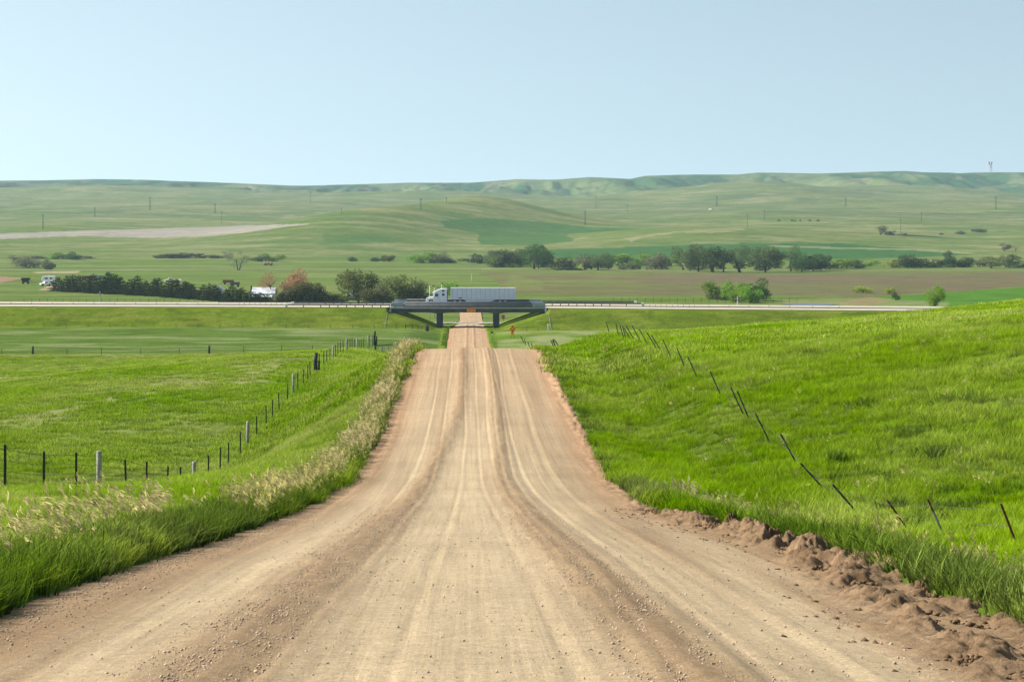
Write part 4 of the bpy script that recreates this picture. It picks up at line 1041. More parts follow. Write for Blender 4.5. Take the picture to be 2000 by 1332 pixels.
# ------------------------------------------------------------------ the semi truck
def truck():
    D = 492.4; X0 = (832-CX)/F*D; zg = -19.46
    root = empty('semi_truck', (X0, D, zg), 'white semi truck with long pale box trailer driving left across the overpass', 'truck')
    # front is at x = 0, the truck runs towards -x
    cab = [(1.72,.62),(1.72,1.75),(1.95,2.02),(2.18,2.62),(1.72,2.72),(1.62,2.80),(1.80,2.92),(2.25,3.10),(2.75,3.40),(3.30,3.64),(3.95,3.80),(5.05,3.86),(5.22,3.78),(5.22,.62)]
    m = MB(); m.prism(cab, -1.2, 1.2); cb = m.build('cab', m_white, root, bevel=.07)
    hood = [(.02,.55),(-.02,1.0),(.05,1.28),(.30,1.50),(.9,1.72),(1.72,1.90),(1.72,1.05),(1.70,.95),(1.66,.6)]
    hood = [(.02,.50),(-.03,.9),(.04,1.25),(.30,1.50),(.9,1.70),(1.715,1.90),(1.715,1.15),(1.62,1.22),(1.45,1.20)]
    m = MB(); m.prism([(.02,.95),(-.02,1.05),(.06,1.30),(.32,1.52),(.9,1.71),(1.715,1.91),(1.715,1.30),(1.0,1.30),(.6,.95)], -1.02, 1.02); hd = m.build('hood', m_white, root, bevel=.09)
    for s in (-1, 1):
        # wings curving over the wheel
        arch = [(1.28+.66*math.cos(a), .50+.72*math.sin(a)) for a in np.linspace(math.pi*1.0, 0, 12)]
        outer = [(.55,.45),(.30,.62),(.32,1.05),(.55,1.28),(1.0,1.42),(1.6,1.44),(1.98,1.34),(2.02,.5)]
        m = MB(); y0, y1 = (-1.19, -.72) if s < 0 else (.72, 1.19)
        m.prism(outer + arch[::-1], y0, y1); m.build('wing', m_white, hd, bevel=.02)
        m = MB(); yy = -1.21*1 if s < 0 else 1.21
        m.prism([(.26,1.22),(.62,1.36),(.66,1.22),(.34,1.08)], *( (-1.06,-1.025) if s < 0 else (1.025,1.06))); m.build('headlight', m_galv, hd)
        m = MB(); lo, hi = (-1.23,-1.203) if s < 0 else (1.203,1.23)
        m.prism([(2.02,1.86),(2.30,2.58),(3.02,2.58),(3.02,1.86)], lo, hi); m.build('side_window', m_glass2, cb)
        m = MB(); m.box((3.10, lo, .95), (3.34, hi, 2.62)).build('door_pillar', m_siding, cb)
        for (x0, z0, x1, z1) in ((3.98,3.02,4.52,3.40), (3.98,2.08,4.58,2.56)):
            MB().box((x0, lo, z0), (x1, hi, z1)).build('sleeper_window', m_glass, cb)
        MB().box((2.7, lo, 1.42), (2.95, hi, 1.48)).build('door_handle', m_ink, cb)
        lo2, hi2 = (-1.215,-1.19) if s < 0 else (1.19,1.215)
        m = MB(); m.box((2.06, lo2, .42), (5.22, hi2, 1.06)); m.build('side_skirt', m_siding, cb)
        # mirror
        m = MB(); ys = s*1.42; m.box((1.72, ys-.1, 1.95), (1.9, ys+.1, 2.62)); mi = m.build('mirror', m_white, cb, bevel=.03)
        MB().tube([(1.85, s*1.2, 2.4), (1.82, ys, 2.3)], .025, 5).build('mirror_arm', m_ink, mi)
        MB().box((5.23, s*.95-.12, 1.0), (5.35, s*.95+.12, 3.6)).build('side_fairing', m_black, cb)
    m = MB(); m.add([(1.735,-1.05,1.93),(1.735,1.05,1.93),(2.06,.98,2.66),(2.06,-.98,2.66),(1.78,-1.05,1.93),(1.78,1.05,1.93),(2.1,.98,2.66),(2.1,-.98,2.66)], [(0,1,2,3),(4,7,6,5),(0,4,5,1),(1,5,6,2),(2,6,7,3),(3,7,4,0)]); m.build('windscreen', m_glass, cb)
    MB().prism([(.03,.32),(-.05,.55),(-.02,.96),(.5,.96),(.58,.32)], -1.17, 1.17).build('bumper', m_white, root, bevel=.05)
    MB().box((-.035, -.62, .62), (.0, .62, 1.28)).build('grille', m_ink, hd)
    MB().box((1.2, -.42, .62), (9.3, -.30, .92)).box((1.2, .30, .62), (9.3, .42, .92)).build('chassis', m_black, root)
    MB().tube([(5.5,-1.0,1.0),(5.5,-1.0,1.5)], .1, 8).tube([(4.0,.0,.62),(4.9,.0,.62)], .33, 10).build('fuel_tank', m_chrome, root)
    MB().prism([(6.6,.92),(9.0,.92),(8.7,1.12),(6.9,1.12)], -.5, .5).build('fifth_wheel', m_black, root)
    def wheel(x, parent, dual=True):
        for s in (-1, 1):
            y = s*(1.18 if not dual else 1.24); w = .28 if not dual else .62
            a, b = (y, y+w) if s < 0 else (y-w, y)
            pr = [(.36,a+.02),(.50,a),(.525,a+.04),(.525,b-.04),(.50,b),(.36,b-.02)]
            v = []; f = []; n = 24
            for i in range(n):
                t = 2*math.pi*i/n
                v += [(x+r_*math.sin(t), yy, .525+r_*math.cos(t)) for r_, yy in pr]
            k = len(pr)
            for i in range(n): f += [(i*k+j, i*k+(j+1) % k, ((i+1) % n)*k+(j+1) % k, ((i+1) % n)*k+j) for j in range(k)]
            ty = MB().add(v, f).build('wheel', m_black, parent, True)
            face = a+.05 if s < 0 else b-.05
            MB().tube([(x, face, .525), (x, face+.1*(-s), .525)], .355, 20).tube([(x, face+s*.06, .525), (x, face, .525)], [.1, .14], 10).build('rim', m_chrome, ty)
    wheel(1.28, root, False); wheel(7.15, root); wheel(8.45, root)
    # trailer as a part with pieces of its own
    T0, T1 = 6.05, 22.2
    tr = MB().box((T0, -1.29, 1.14), (T1, 1.29, 4.0)).build('trailer', m_trail, root, bevel=.03)
    for s in (-1, 1):
        for i in range(14):
            x = T0+.55+i*(T1-T0-1.1)/13
            MB().box((x-.03, s*1.30-.012, 1.24), (x+.03, s*1.30+.012, 3.86)).build('panel_seam', m_seam, tr)
    m = MB()
    for s in (-1, 1):
        m.box((T0-.02, s*1.30-.02, 3.87), (T1+.02, s*1.30+.02, 4.02)); m.box((T0-.02, s*1.30-.02, 1.10), (T1+.02, s*1.30+.02, 1.235)); 
        m.box((T0-.02, s*1.30-.022, 1.24), (T0+.16, s*1.30+.022, 3.86)); m.box((T1-.16, s*1.30-.022, 1.24), (T1+.02, s*1.30+.022, 3.86))
    m.build('corner_trim', m_siding, tr)
    for s in (-1, 1): 
        MB().prism([(10.1,.45),(15.6,.45),(17.0,1.06),(9.6,1.06)], s*1.24-.02, s*1.24+.02).build('trailer_skirt', m_siding, tr)
        MB().box((9.3, s*.9-.07, .35), (9.45, s*.9+.07, 1.1)).build('landing_leg', m_black, tr)
    MB().box((17.2, -.5, .75), (21.6, .5, 1.1)).build('trailer_chassis', m_black, tr)
    MB().box((22.0, -1.1, .55), (22.12, 1.1, .7)).box((22.0, -.7, .7), (22.12, -.6, 1.12)).box((22.0, .6, .7), (22.12, .7, 1.12)).build('rear_bumper', m_black, tr)
    MB().box((8.0, -1.318, 1.42), (8.9, -1.292, 1.62)).build('placard', m_galv, tr)
    wheel(18.3, tr); wheel(19.6, tr)
truck()

# ------------------------------------------------------------------ trees
def crown_mesh(name, kind, shape, n, leaf, seed):
    """leaf-sized faces spread through clumps of a unit crown (width 1, height 1, base at 0)"""
    r = np.random.default_rng(seed)
    if shape == 'spruce':
        z = 1-np.sqrt(r.random(n)); rad = (1-z)**.6*.50*(.75+.35*np.sin(z*38+r.random()*6))*np.sqrt(r.uniform(.25, 1, n))
        a = r.uniform(0, 6.283, n); rad = rad*(1+.25*np.sin(a*3+seed))
        P = np.stack([rad*np.cos(a), rad*np.sin(a), .04+z*.96 - rad*.25], -1)
    else:
        nc = {'round':13,'open':11,'bush':9,'cloud':16,'thin':14}[shape]
        C = []
        while len(C) < nc:
            c = r.uniform(-1, 1, 3)
            if np.linalg.norm(c) < 1: C.append(c)
        C = np.array(C); 
        if shape in ('round','open','cloud','thin'):
            C = C/np.maximum(np.linalg.norm(C, axis=1, keepdims=True), .35)*r.uniform(.45,.9,(nc,1))
            lo = {'round':.10,'open':.20,'cloud':.02,'thin':.2}[shape]
            C = C*np.array([.36,.36,(1-lo)*.40]) + np.array([0,0,lo+(1-lo)*.5])
        else:
            C = C*np.array([.36,.36,.30]) + np.array([0,0,.42]); C[:,2] = np.maximum(C[:,2], .16)
        R = r.uniform(.10,.23,nc)*{'open':.86,'thin':.72}.get(shape, 1)
        k = r.choice(nc, n, p=R**2/np.sum(R**2))
        d = r.normal(0, 1, (n,3)); d /= np.linalg.norm(d,axis=1,keepdims=True)
        P = C[k] + d*(R[k]*r.uniform(.35,1.08,n)**.7)[:,None]*np.array([1,1,.85])
        P[:,2] = np.maximum(P[:,2], .02)
    u = r.normal(0,1,(n,3)); u /= np.linalg.norm(u,axis=1,keepdims=True)
    v = np.cross(u, r.normal(0,1,(n,3))); v /= np.linalg.norm(v,axis=1,keepdims=True)
    s = leaf*r.uniform(.6,1.4,n)[:,None]
    hw = np.percentile(np.abs(P[:, :2]), 96, axis=0); P[:, :2] *= (.5/hw if shape != 'spruce' else 1)
    if shape != 'spruce':
        a0, a1 = np.percentile(P[:, 2], [2, 99]); lo_ = {'round':.09,'open':.16,'cloud':.0,'thin':.16,'bush':.0}[shape]
        P[:, 2] = lo_ + np.maximum(P[:, 2]-a0, 0)/(a1-a0)*(1-lo_)
    co = np.stack([P-u*s, P-v*s*.6, P+u*s, P+v*s*.6], 1).reshape(-1,3)
    me = np_mesh(name, co, np.arange(n*4).reshape(-1,4), smooth=False); me.materials.append(m_leaf[kind]); return me
def trunk_mesh(name, shape, seed, mat):
    r = np.random.default_rng(seed); m = MB()
    if shape == 'spruce': m.tube([(0,0,-.03),(0,0,.5),(0,0,.97)], [.035,.02,.004], 6)
    else:
        th = {'round':.028,'open':.030,'thin':.024,'cloud':.022,'bush':.014}[shape]
        ns = {'round':1,'open':2,'thin':2,'cloud':3,'bush':5}[shape]
        for k in range(ns):
            a = r.uniform(0,6.28); e = np.array([math.cos(a)*.14, math.sin(a)*.14, 0])*(ns > 1)
            p0 = e*.25; p1 = p0+e*.5+np.array([0,0,.30]); p2 = p1+e*.6+np.array([r.normal(0,.03),r.normal(0,.03),.25])
            m.tube([p0+(0,0,-.03), p1, p2], [th*1.2, th, th*.55], 6)
            for q in range(5):
                b = p1+(p2-p1)*r.uniform(0,1); a2 = r.uniform(0,6.28); L = r.uniform(.16,.34)
                t1 = b+np.array([math.cos(a2)*L*.5, math.sin(a2)*L*.5, L*.45]); t2 = b+np.array([math.cos(a2)*L, math.sin(a2)*L, L*.75])
                m.tube([b, t1, t2], [th*.5, th*.3, th*.1], 5)
    me = bpy.data.meshes.new(name); me.from_pydata(m.v, [], m.f); me.materials.append(mat); me.shade_smooth(); return me
_cache = {}
def tree(px, yb, yt, w, kind, shape, label, group=None, cat='tree', D=None, name=None, bark=None, dens=1.0):
    if D is None: X, D, Z = at(px, yb)
    else: X = (px-CX)/F*D; Z = h1(X, D)
    hh = max((CY-yt)/F*D - Z, 1.0); ww = w/F*D*(1.38 if shape != 'spruce' and yb < 540 else 1.12 if shape != 'spruce' else 1)
    v = len([0 for k in _cache if k[:3] == (kind, shape, 'c')]); big = hh > 9 or w > 45
    key = (kind, shape, 'c', (int(px*7) % 4), big)
    if key not in _cache:
        n = {'round':1900,'open':1500,'bush':1300,'cloud':2000,'thin':700,'spruce':1500}[shape]
        n = int(n*(1.7 if big else 1)); lf = {'round':.034,'open':.030,'bush':.042,'cloud':.036,'thin':.024,'spruce':.030}[shape]*1.12*(.80 if big else 1)
        s = sum(map(ord, kind+shape))+key[3]*31
        _cache[key] = (crown_mesh('crown', kind, shape, n, lf, s), trunk_mesh('trunk', shape, s+5, bark or m_bark))
    cm, tm = _cache[key]
    root = empty(name or ('spruce_tree' if shape == 'spruce' else 'bush' if cat == 'bush' else 'tree'), (X, D, Z), label, cat, group)
    for nm, me in (('crown', cm), ('trunk', tm)):
        o = bpy.data.objects.new(nm, me); COL.objects.link(o); o.parent = root; o.scale = (ww, ww*.9, hh); o.rotation_euler = (0, 0, (px*1.7) % 6.28)
    return root

def row(items, group, lab, cat='tree', kindname=None):
    """items (px, base y, top y, width, kind, shape, look); label = look + its place in the row"""
    items = sorted(items)
    for i, it in enumerate(items):
        px, yb, yt, w, kd, sh, look = it[:7]
        tree(px, yb, yt, w, kd, sh, lab.format(look=look, n=nth(i)), group, 'bush' if sh == 'bush' else cat, D=it[7] if len(it) > 7 else None)

LOOK = {'cotton':'grey-green','dark':'dark green','bright':'bright green','grey':'dull grey','olive':'olive','yellow':'yellow-green','purple':'blackish purple'}
def T(px, yb, yt, w, kd, sh, D=None): return (px, yb, yt, w, kd, sh, LOOK[kd]) + ((D,) if D else ())
row([T(937,515,497,30,'dark','bush'),T(920,513,505,16,'dark','bush'),T(965,519,491,30,'cotton','cloud'),T(978,522,489,42,'cotton','cloud'),T(988,522,501,44,'bright','bush'),T(1012,522,488,40,'cotton','round'),T(1043,526,480,54,'dark','round'),T(1052,525,484,34,'cotton','round'),T(1068,517,506,18,'dark','bush')],
    'trees left of the creek side gap', '{look} {n} from the left in the tree clump behind the truck trailer')
row([T(1100,527,503,36,'dark','bush'),T(1143,527,498,40,'grey','open'),T(1155,527,499,26,'cotton','round'),T(1168,528,495,36,'cotton','open'),T(1188,527,497,26,'cotton','round'),T(1205,519,498,30,'bright','bush'),T(1228,519,497,34,'bright','bush'),
     T(1233,527,513,32,'cotton','bush'),T(1250,517,496,28,'bright','cloud'),T(1266,518,500,26,'bright','bush'),T(1283,527,497,36,'grey','cloud'),T(1308,519,498,34,'bright','bush')],
    'creek side trees in the middle', '{look} {n} from the left in the middle stretch of creek side trees')
row([T(1332,528,484,42,'cotton','open'),T(1345,526,486,30,'cotton','open'),T(1364,531,480,44,'cotton','round'),T(1393,532,483,46,'dark','open'),T(1412,532,489,34,'cotton','open'),T(1448,532,482,56,'cotton','open'),T(1478,528,484,34,'cotton','open'),T(1495,532,484,48,'cotton','round'),
     T(1514,524,506,24,'cotton','bush'),T(1545,530,481,32,'cotton','open'),T(1566,531,496,36,'dark','round'),T(1588,530,498,32,'dark','round'),T(1604,529,503,28,'dark','round'),T(1620,527,500,24,'dark','round')],
    'tall cottonwoods by the creek', '{look} cottonwood, {n} from the left among the tall ones by the creek')
row([T(1641,525,506,36,'bright','bush'),T(1673,524,508,30,'dark','bush'),T(1700,520,509,28,'bright','bush'),T(1745,523,512,26,'yellow','bush'),T(1772,523,499,42,'dark','bush'),T(1800,523,505,42,'dark','bush'),T(1826,523,507,30,'dark','bush'),T(1855,512,490,17,'cotton','round'),T(1862,522,503,38,'dark','bush'),
     T(1882,522,503,30,'dark','bush'),T(1912,521,507,26,'grey','bush'),T(1938,524,502,36,'olive','open'),T(1966,522,497,38,'cotton','open'),T(1990,523,510,34,'dark','bush')],
    'creek side bushes on the far right', '{look} {n} from the left in the bushy right stretch of creek')
row([T(1720,459,441,18,'grey','open'),T(1738,460,451,14,'grey','bush'),T(1766,461,455,11,'grey','bush'),T(1840,459,455,8,'grey','bush'),T(1875,458,451,14,'grey','bush'),T(1908,454,447,20,'grey','bush'),T(1922,452,448,8,'grey','bush')],
    'scrub by the far pond', '{look} {n} from the left in the scrub line by the far pond')
tree(1962, 491, 475, 20, 'grey', 'open', 'lone grey tree on the right hillside pasture, larger of two'); tree(1984, 491, 480, 11, 'grey', 'thin', 'lone grey tree on the right hillside pasture, smaller of two')
row([T(27,509,499,20,'grey','open'),T(55,523,502,40,'grey','cloud'),T(92,527,506,15,'grey','cloud'),T(101,527,515,10,'grey','bush'),T(75,505,500,34,'grey','bush'),T(110,506,495,22,'bright','bush'),T(124,506,493,24,'bright','bush'),T(143,507,493,26,'dark','bush'),T(168,505,500,24,'grey','bush')],
    'shrubs on the far left meadow', '{look} {n} from the left among the shrubs on the far left meadow')
row([T(310,505,499,16,'dark','bush'),T(330,504,496,34,'olive','bush'),T(345,505,494,28,'purple','bush'),T(366,504,495,30,'olive','bush'),T(392,504,496,18,'purple','bush'),T(425,504,498,34,'grey','bush'),T(447,505,491,18,'grey','thin'),T(493,510,503,12,'grey','bush')],
    'shrubs at the foot of the left hill', '{look} {n} from the left among shrubs at the foot of the left hill')
row([T(511,511,497,20,'dark','bush'),T(524,510,499,16,'bright','bush'),T(540,511,498,24,'bright','bush'),T(688,511,502,15,'dark','bush'),T(728,511,503,18,'dark','bush'),T(748,511,503,14,'olive','bush'),T(760,511,499,22,'olive','bush'),T(812,513,496,30,'bright','bush'),T(828,514,493,30,'bright','bush'),T(850,513,501,24,'olive','bush'),
     T(860,514,497,30,'olive','cloud'),T(868,513,491,16,'grey','thin'),T(879,514,504,15,'dark','bush'),T(906,510,505,26,'dark','bush')],
    'shrubs below the two round hills', '{look} {n} from the left among shrubs below the two round hills')
tree(466, 528, 490, 32, 'grey', 'thin', 'nearly bare forked tree beside the pale dirt track', name='bare_tree', bark=m_pole)
# windbreak of spruces beside the farm
N = 36
for i in range(N):
    f = i/(N-1); px = 112+f*500+rng.normal(0, 3); yb = float(np.interp(px, [105,200,300,400,470,620], [567,572.5,578,586,592,598])); 
    yt = float(np.interp(px, [105,130,220,250,330,400,420,480,540,620], [541,537,533,543,545,553,551,560,566,568])) + rng.normal(0, 2.6)
    if 478 < px < 552: yt += 9
    if 412 < px < 446: yt += 8
    tree(px, yb-rng.random()*2, yt, 56+rng.normal(0, 8), 'spruce', 'spruce', 'dark spruce, %s from the left in the farm windbreak row' % nth(i), 'spruces of the farm windbreak', D=25.0*F/(yb-CY)*1.0)
tree(218, 560, 534, 26, 'bright', 'round', 'light green tree poking above the dark windbreak', D=760); tree(409, 577, 551, 22, 'spruce', 'spruce', 'tallest pointed spruce beside the small white shed', D=700, name='spruce_tree')
tree(532, 590, 533, 46, 'orange', 'thin', 'reddish leafed tree behind the white roofed farm building, left of two', D=690); tree(577, 590, 529, 52, 'orange', 'round', 'reddish leafed tree behind the farm hedge, right and fuller of two', D=690)
tree(700, 600, 530, 70, 'olive', 'round', 'big round olive tree with visible trunk above the guard rail', D=640)
for px, yt, w, kd, sh, lb in ((590,553,60,'olive','cloud','olive bush in front of the reddish trees'),(562,563,40,'grey','cloud','grey brush below the left reddish tree'),(612,556,36,'olive','round','dark olive bush with upright tuft right of reddish trees'),(632,572,40,'grey','cloud','grey brush left of the dark gabled barn'),
        (658,575,38,'olive','cloud','low olive brush hiding the dark barn foot'),(728,566,40,'olive','cloud','olive brush at right foot of the big round tree'),(752,555,44,'grey','cloud','grey twiggy bush right of the big round tree'),(785,541,62,'olive','cloud','largest olive bush left of the overpass end'),
        (806,552,40,'grey','cloud','grey bush between the largest bush and the truck'),(826,563,36,'grey','cloud','grey twiggy bush just left of the truck bonnet')):
    tree(px, 600, yt, w, kd, sh, lb, 'farm hedge bushes', 'bush', D=625+px % 7)
tree(875, 575, 551, 26, 'bright', 'bush', 'small green tree above the gap between cab and trailer', D=720)
for px, yb, yt, w, kd, sh, lb in ((1392,585,551,36,'bright','cloud','bright green tree at left end of the pond thicket'),(1421,586,550,36,'bright','cloud','second bright green tree in the pond thicket'),(1450,588,553,26,'bright','round','narrow green tree midway in the pond thicket'),(1438,590,562,34,'bright','cloud','low bright bush before the narrow thicket tree'),
        (1466,592,560,38,'bright','cloud','bright rounded bush before the darkest thicket tree'),(1482,588,546,46,'dark','round','largest and darkest tree at right end of the pond thicket'),(1384,584,572,22,'grey','bush','grey brush at left foot of the pond thicket'),(1410,586,573,28,'grey','bush','wider grey brush under the second thicket tree'),
        (1688,572,560,38,'yellow','bush','yellow-green bush on the edge of the brown field'),(1737,574,563,20,'yellow','bush','small yellow-green bush right of the larger one'),(1749,586,569,14,'olive','bush','small olive bush above the far carriageway'),(1826,599,559,32,'bright','cloud','lone slim green tree near right end of the highway')):
    tree(px, yb, yt, w, kd, sh, lb, None, 'bush' if sh == 'bush' else 'tree')
for px, yb, yt, w, kd in ((1113,527,519,52,'purple'),(1118,652,645,9,'purple')):
    pass
# fallen pale log and brush pile by the creek
X, D, Z = at(1341, 530); lg = MB().tube([(-2.6,0,4.6),(0,0,2.2),(2.6,.4,.2)], [.22,.3,.4], 7).tube([(-.6,0,2.8),(-1.8,.5,2.4)], .12, 5).build('fallen_log', m_pbark, None, True); lg.location = (X, D, Z); tag(lg, 'pale fallen trunk leaning among the tall cottonwoods', 'log')
X, D, Z = at(1112, 528); r_ = np.random.default_rng(5); m = MB()
for k in range(130):
    a = r_.uniform(-8, 8); hh = 2.0*(1-(a/8.5)**2)*r_.random(); L = r_.uniform(1, 2.4); t_ = r_.uniform(0, 6.28)
    m.tube([(a-L*math.cos(t_), r_.uniform(-2,2), max(.1, hh-L*.2)), (a+L*math.cos(t_), r_.uniform(-2,2), hh+.2)], r_.uniform(.08,.22), 5)
bp = m.build('brush_pile', m_dwood); bp.location = (X, D, Z); tag(bp, 'dark brush pile beside the creek side bush', 'brush pile')

# ------------------------------------------------------------------ power poles on the plain
PO = [(84,448,419,2),(185,424,405,2),(293,411,384,2),(433,438,411,1),(420,417,398,2),(606,399,376,1),(667,420,406,1),(822,410,387,2),(872,396,385,1),(1143,440,411,2),(1164,407,383,1),(1225,417,397,1),(1400,403,383,2),(1460,444,418,1),
      (1493,430,410,1),(1652,404,386,2),(1759,453,426,1),(1800,433,414,1),(1945,409,384,2)]
for i, (px, yb, yt, k) in enumerate(sorted(PO)):
    X, D, Z = at(px, yb); hh = (yb-yt)/F*D; r0 = D*.00009
    root = empty('power_pole', (X, D, Z), 'dark %s power pole, %s from the left across the plain' % ('twin legged' if k == 2 else 'single', nth(i)), 'power pole', 'power poles crossing the plain')
    xs = (-r0*2.2, r0*2.2) if k == 2 else (0,)
    for x in xs: MB().tube([(x,0,-.5),(x,0,hh)], [r0*1.1, r0*.8], 6).build('pole', m_pole, root)
    w = hh*.13; MB().box((-w, -r0, hh*.86), (w, r0, hh*.86+r0*1.2)).build('crossarm', m_pole, root)
for px, yb, yt, D, lb in ((195,592,569,600,'grey power pole standing before the spruce windbreak'),(918,527,498,1195,'slim power pole at the corner of the brown field'),(921,546,535,930,'short pale post at the left edge of the brown field'),(1440.5,596,579,600,'short pale pole before the pond thicket')):
    X = (px-CX)/F*D; Z = h1(X, D); hh = (CY-yt)/F*D-Z
    root = empty('utility_pole', (X, D, Z), lb, 'utility pole'); mt = m_paleP if 'pale' in lb else m_wood
    MB().tube([(0,0,-.4),(0,0,hh)], [.2,.15], 7).build('pole', mt, root)
    MB().box((-.9,-.08,hh-.9),(.9,.08,hh-.7)).build('crossarm', mt, root) if 'pole' in lb else MB().box((-.2,-.2,hh),(.2,.2,hh+.2)).build('cap', mt, root)
# lattice tower on the ridge
D = 5290.; X = (1934.5-CX)/F*D; Z = (CY-338)/F*D; tw = empty('radio_tower', (X, D, Z), 'red and white lattice tower on the far right ridge', 'tower'); s = D/F
m = MB()
for sx in (-1, 1):
    for sy in (-1, 1): m.tube([(sx*2.9*s, sy*2.9*s, -4), (sx*1.9*s, sy*1.9*s, 17*s)], .42*s, 4)
for k in range(5):
    z0, z1 = k*3.4*s, (k+1)*3.4*s; q0 = (2.9-k*.2)*s; q1 = (2.7-k*.2)*s
    for sy in (-1, 1): m.tube([(-q0, sy*q0, z0), (q1, sy*q1, z1)], .14*s, 4).tube([(q0, sy*q0, z0), (-q1, sy*q1, z1)], .14*s, 4)
m.build('lattice_legs', simple('tower_white_steel', (.55,.55,.58), .6, .3), tw)
mt = simple('tower_red_steel', (.30,.08,.12), .6, .3)
MB().box((-2.6*s,-2.6*s,15.6*s),(2.6*s,2.6*s,17*s)).box((-1.6*s,-1.6*s,11*s),(1.6*s,1.6*s,12.2*s)).build('platform', mt, tw)
for sx in (-1, 1): MB().prism([(sx*1.2*s,17*s),(sx*3.8*s,18.6*s),(sx*3.6*s,22*s),(sx*1.6*s,22*s),(sx*1.4*s,19*s)], -1.2*s, 1.2*s).build('antenna_horn', mt, tw)

# ------------------------------------------------------------------ farm
def gable(name, px, D, w, d, hw, hr, wall, roof, label, ytop=None, front=True, rz=0):
    X = (px-CX)/F*D; Z = h1(X, D)
    if ytop: Z = max(Z, (CY-ytop)/F*D - hw - hr) if (CY-ytop)/F*D - hw - hr > Z else (CY-ytop)/F*D - hw - hr
    root = empty(name, (X, D, Z), label, 'building', rz=rz)
    MB().prism([(-w/2,-2),(w/2,-2),(w/2,hw),(0,hw+hr),(-w/2,hw)], -d/2, d/2).build('wall', wall, root)
    th = .18; e = .45; k = hr/(w/2)
    MB().prism([(-w/2-e,hw-e*k+.02),(0,hw+hr+.02),(w/2+e,hw-e*k+.02),(w/2+e,hw-e*k+th+.05),(0,hw+hr+th+.1),(-w/2-e,hw-e*k+th+.05)], -d/2-.5, d/2+.5).build('roof', roof, root)
    dr = MB().box((-w*.16,-d/2-.06,-1.5),(w*.16,-d/2-.01,hw*.78)).build('door', m_greyw if wall is not m_greyw else m_droof, root)
    return root
gable('shed', 428, 705, 2.9, 4.5, 2.6, 1.0, m_siding, m_rooflt, 'small white gabled shed showing above the windbreak', 559.5)
gable('barn', 704, 690, 12.5, 11, 3.6, 4.4, m_greyw, m_droof, 'dark roofed grey gabled barn left of the big round tree', 561)
# long farm building with a pale roof, its long side to the viewer
D = 690; X = (516-CX)/F*D; zt = (CY-562.5)/F*D; fh = empty('farm_building', (X, D, zt-5.2), 'long low farm building with pale metal roof behind the windbreak', 'building')
MB().prismx([(-3.6,-2),(3.6,-2),(3.6,3.4),(0,5.2),(-3.6,3.4)], -3.8, 3.8).build('wall', m_siding, fh)
MB().prismx([(-4.0,3.22),(0,5.22),(4.0,3.22),(4.0,3.42),(0,5.42),(-4.0,3.42)], -4.1, 4.1).build('roof', m_rooflt, fh)
MB().prismx([(-6.2,-1),(-3.62,-1),(-3.62,3.0),(-6.2,2.2)], -4.8, 3.2).build('lean_to', m_siding, fh)
for x in (-3.2, 0, 2.0): MB().box((x-.5,-6.28,.6),(x+.5,-6.21,1.7)).build('window', m_glass, fh)
MB().box((-4.6,-1.0,3.3),(-4.2,-.6,6.0)).build('chimney', m_ink, fh)

def vehicle(px, y, L, label, cat, body, kind='pickup', rz=0, dz=0, name=None, D=None):
    if D is None: X, D, Z = at(px, y)
    else: X = (px-CX)/F*D; Z = (CY-y)/F*D
    root = empty(name or cat.replace(' ', '_'), (X, D, Z+dz), label, cat, rz=rz)
    if kind == 'camper':
        MB().prism([(-L/2,.6),(-L/2-.3,1.4),(-L/2+.2,3.0),(L/2,3.0),(L/2+.1,1.8),(L/2,.6)], -1.2, 1.2).build('body', body, root, bevel=.12)
        MB().box((-L*.3,-1.24,1.7),(-L*.05,-1.205,2.3)).box((L*.1,-1.24,1.7),(L*.3,-1.205,2.3)).build('window', m_glass, root)
        MB().box((L*.36,-1.235,.7),(L*.46,-1.205,2.3)).build('door', m_siding, root)
    elif kind == 'pickup':
        MB().prism([(-L/2,.45),(-L/2,1.0),(-L*.22,1.15),(-L*.12,1.75),(L*.12,1.75),(L*.17,1.15),(L/2,1.15),(L/2,.45)], -.95, .95).build('body', body, root, bevel=.08)
        MB().prism([(-L*.17,1.18),(-L*.105,1.68),(L*.10,1.68),(L*.13,1.18)], -.975, -.955).prism([(-L*.17,1.18),(-L*.105,1.68),(L*.10,1.68),(L*.13,1.18)], .955, .975).build('window', m_glass, root)
    elif kind == 'wagon':
        MB().box((-L/2,-1.1,.8),(L/2,1.1,1.0)).box((-L/2,-1.1,1.0),(-L/2+.1,1.1,2.0)).box((L/2-.1,-1.1,1.0),(L/2,1.1,2.0)).box((-L/2+.1,-1.1,1.0),(L/2-.1,-1.02,1.9)).box((-L/2+.1,1.02,1.0),(L/2-.1,1.1,1.9)).build('box_body', body, root)
        MB().tube([(-L/2,0,.8),(-L/2-1.4,0,.5)], .08, 5).build('drawbar', m_black, root)
    elif kind == 'hopper':
        MB().prism([(-L*.3,.7),(-L/2,2.0),(-L/2,2.6),(L/2,2.6),(L/2,2.0),(L*.3,.7)], -1.2, 1.2).build('hopper', body, root)
        MB().tube([(L*.3,0,.8),(L*.3+1.6,0,1.2),(L*.9+1,0,4.2)], .14, 6).build('auger', m_yellow, root)
        MB().tube([(L*.4,0,.5),(L*1.6,0,.6)], .1, 5).build('drawbar', m_ink, root)
    elif kind == 'bales':
        for k in range(3): MB().tube([(-L/2+k*L/3+.1,-.8,1.4),(-L/2+(k+1)*L/3,-.8,1.4)], .8, 10).build('bale', body, root, True)
        MB().box((-L/2,-1.1,.5),(L/2,1.1,.65)).build('flatbed', m_dwood, root)
    if kind != 'none':
        for x in (-L*.32, L*.32):
            for s in (-1, 1): MB().tube([(x, s*.8, .4), (x, s*1.05, .4)], .4, 12).build('wheel', m_black, root)
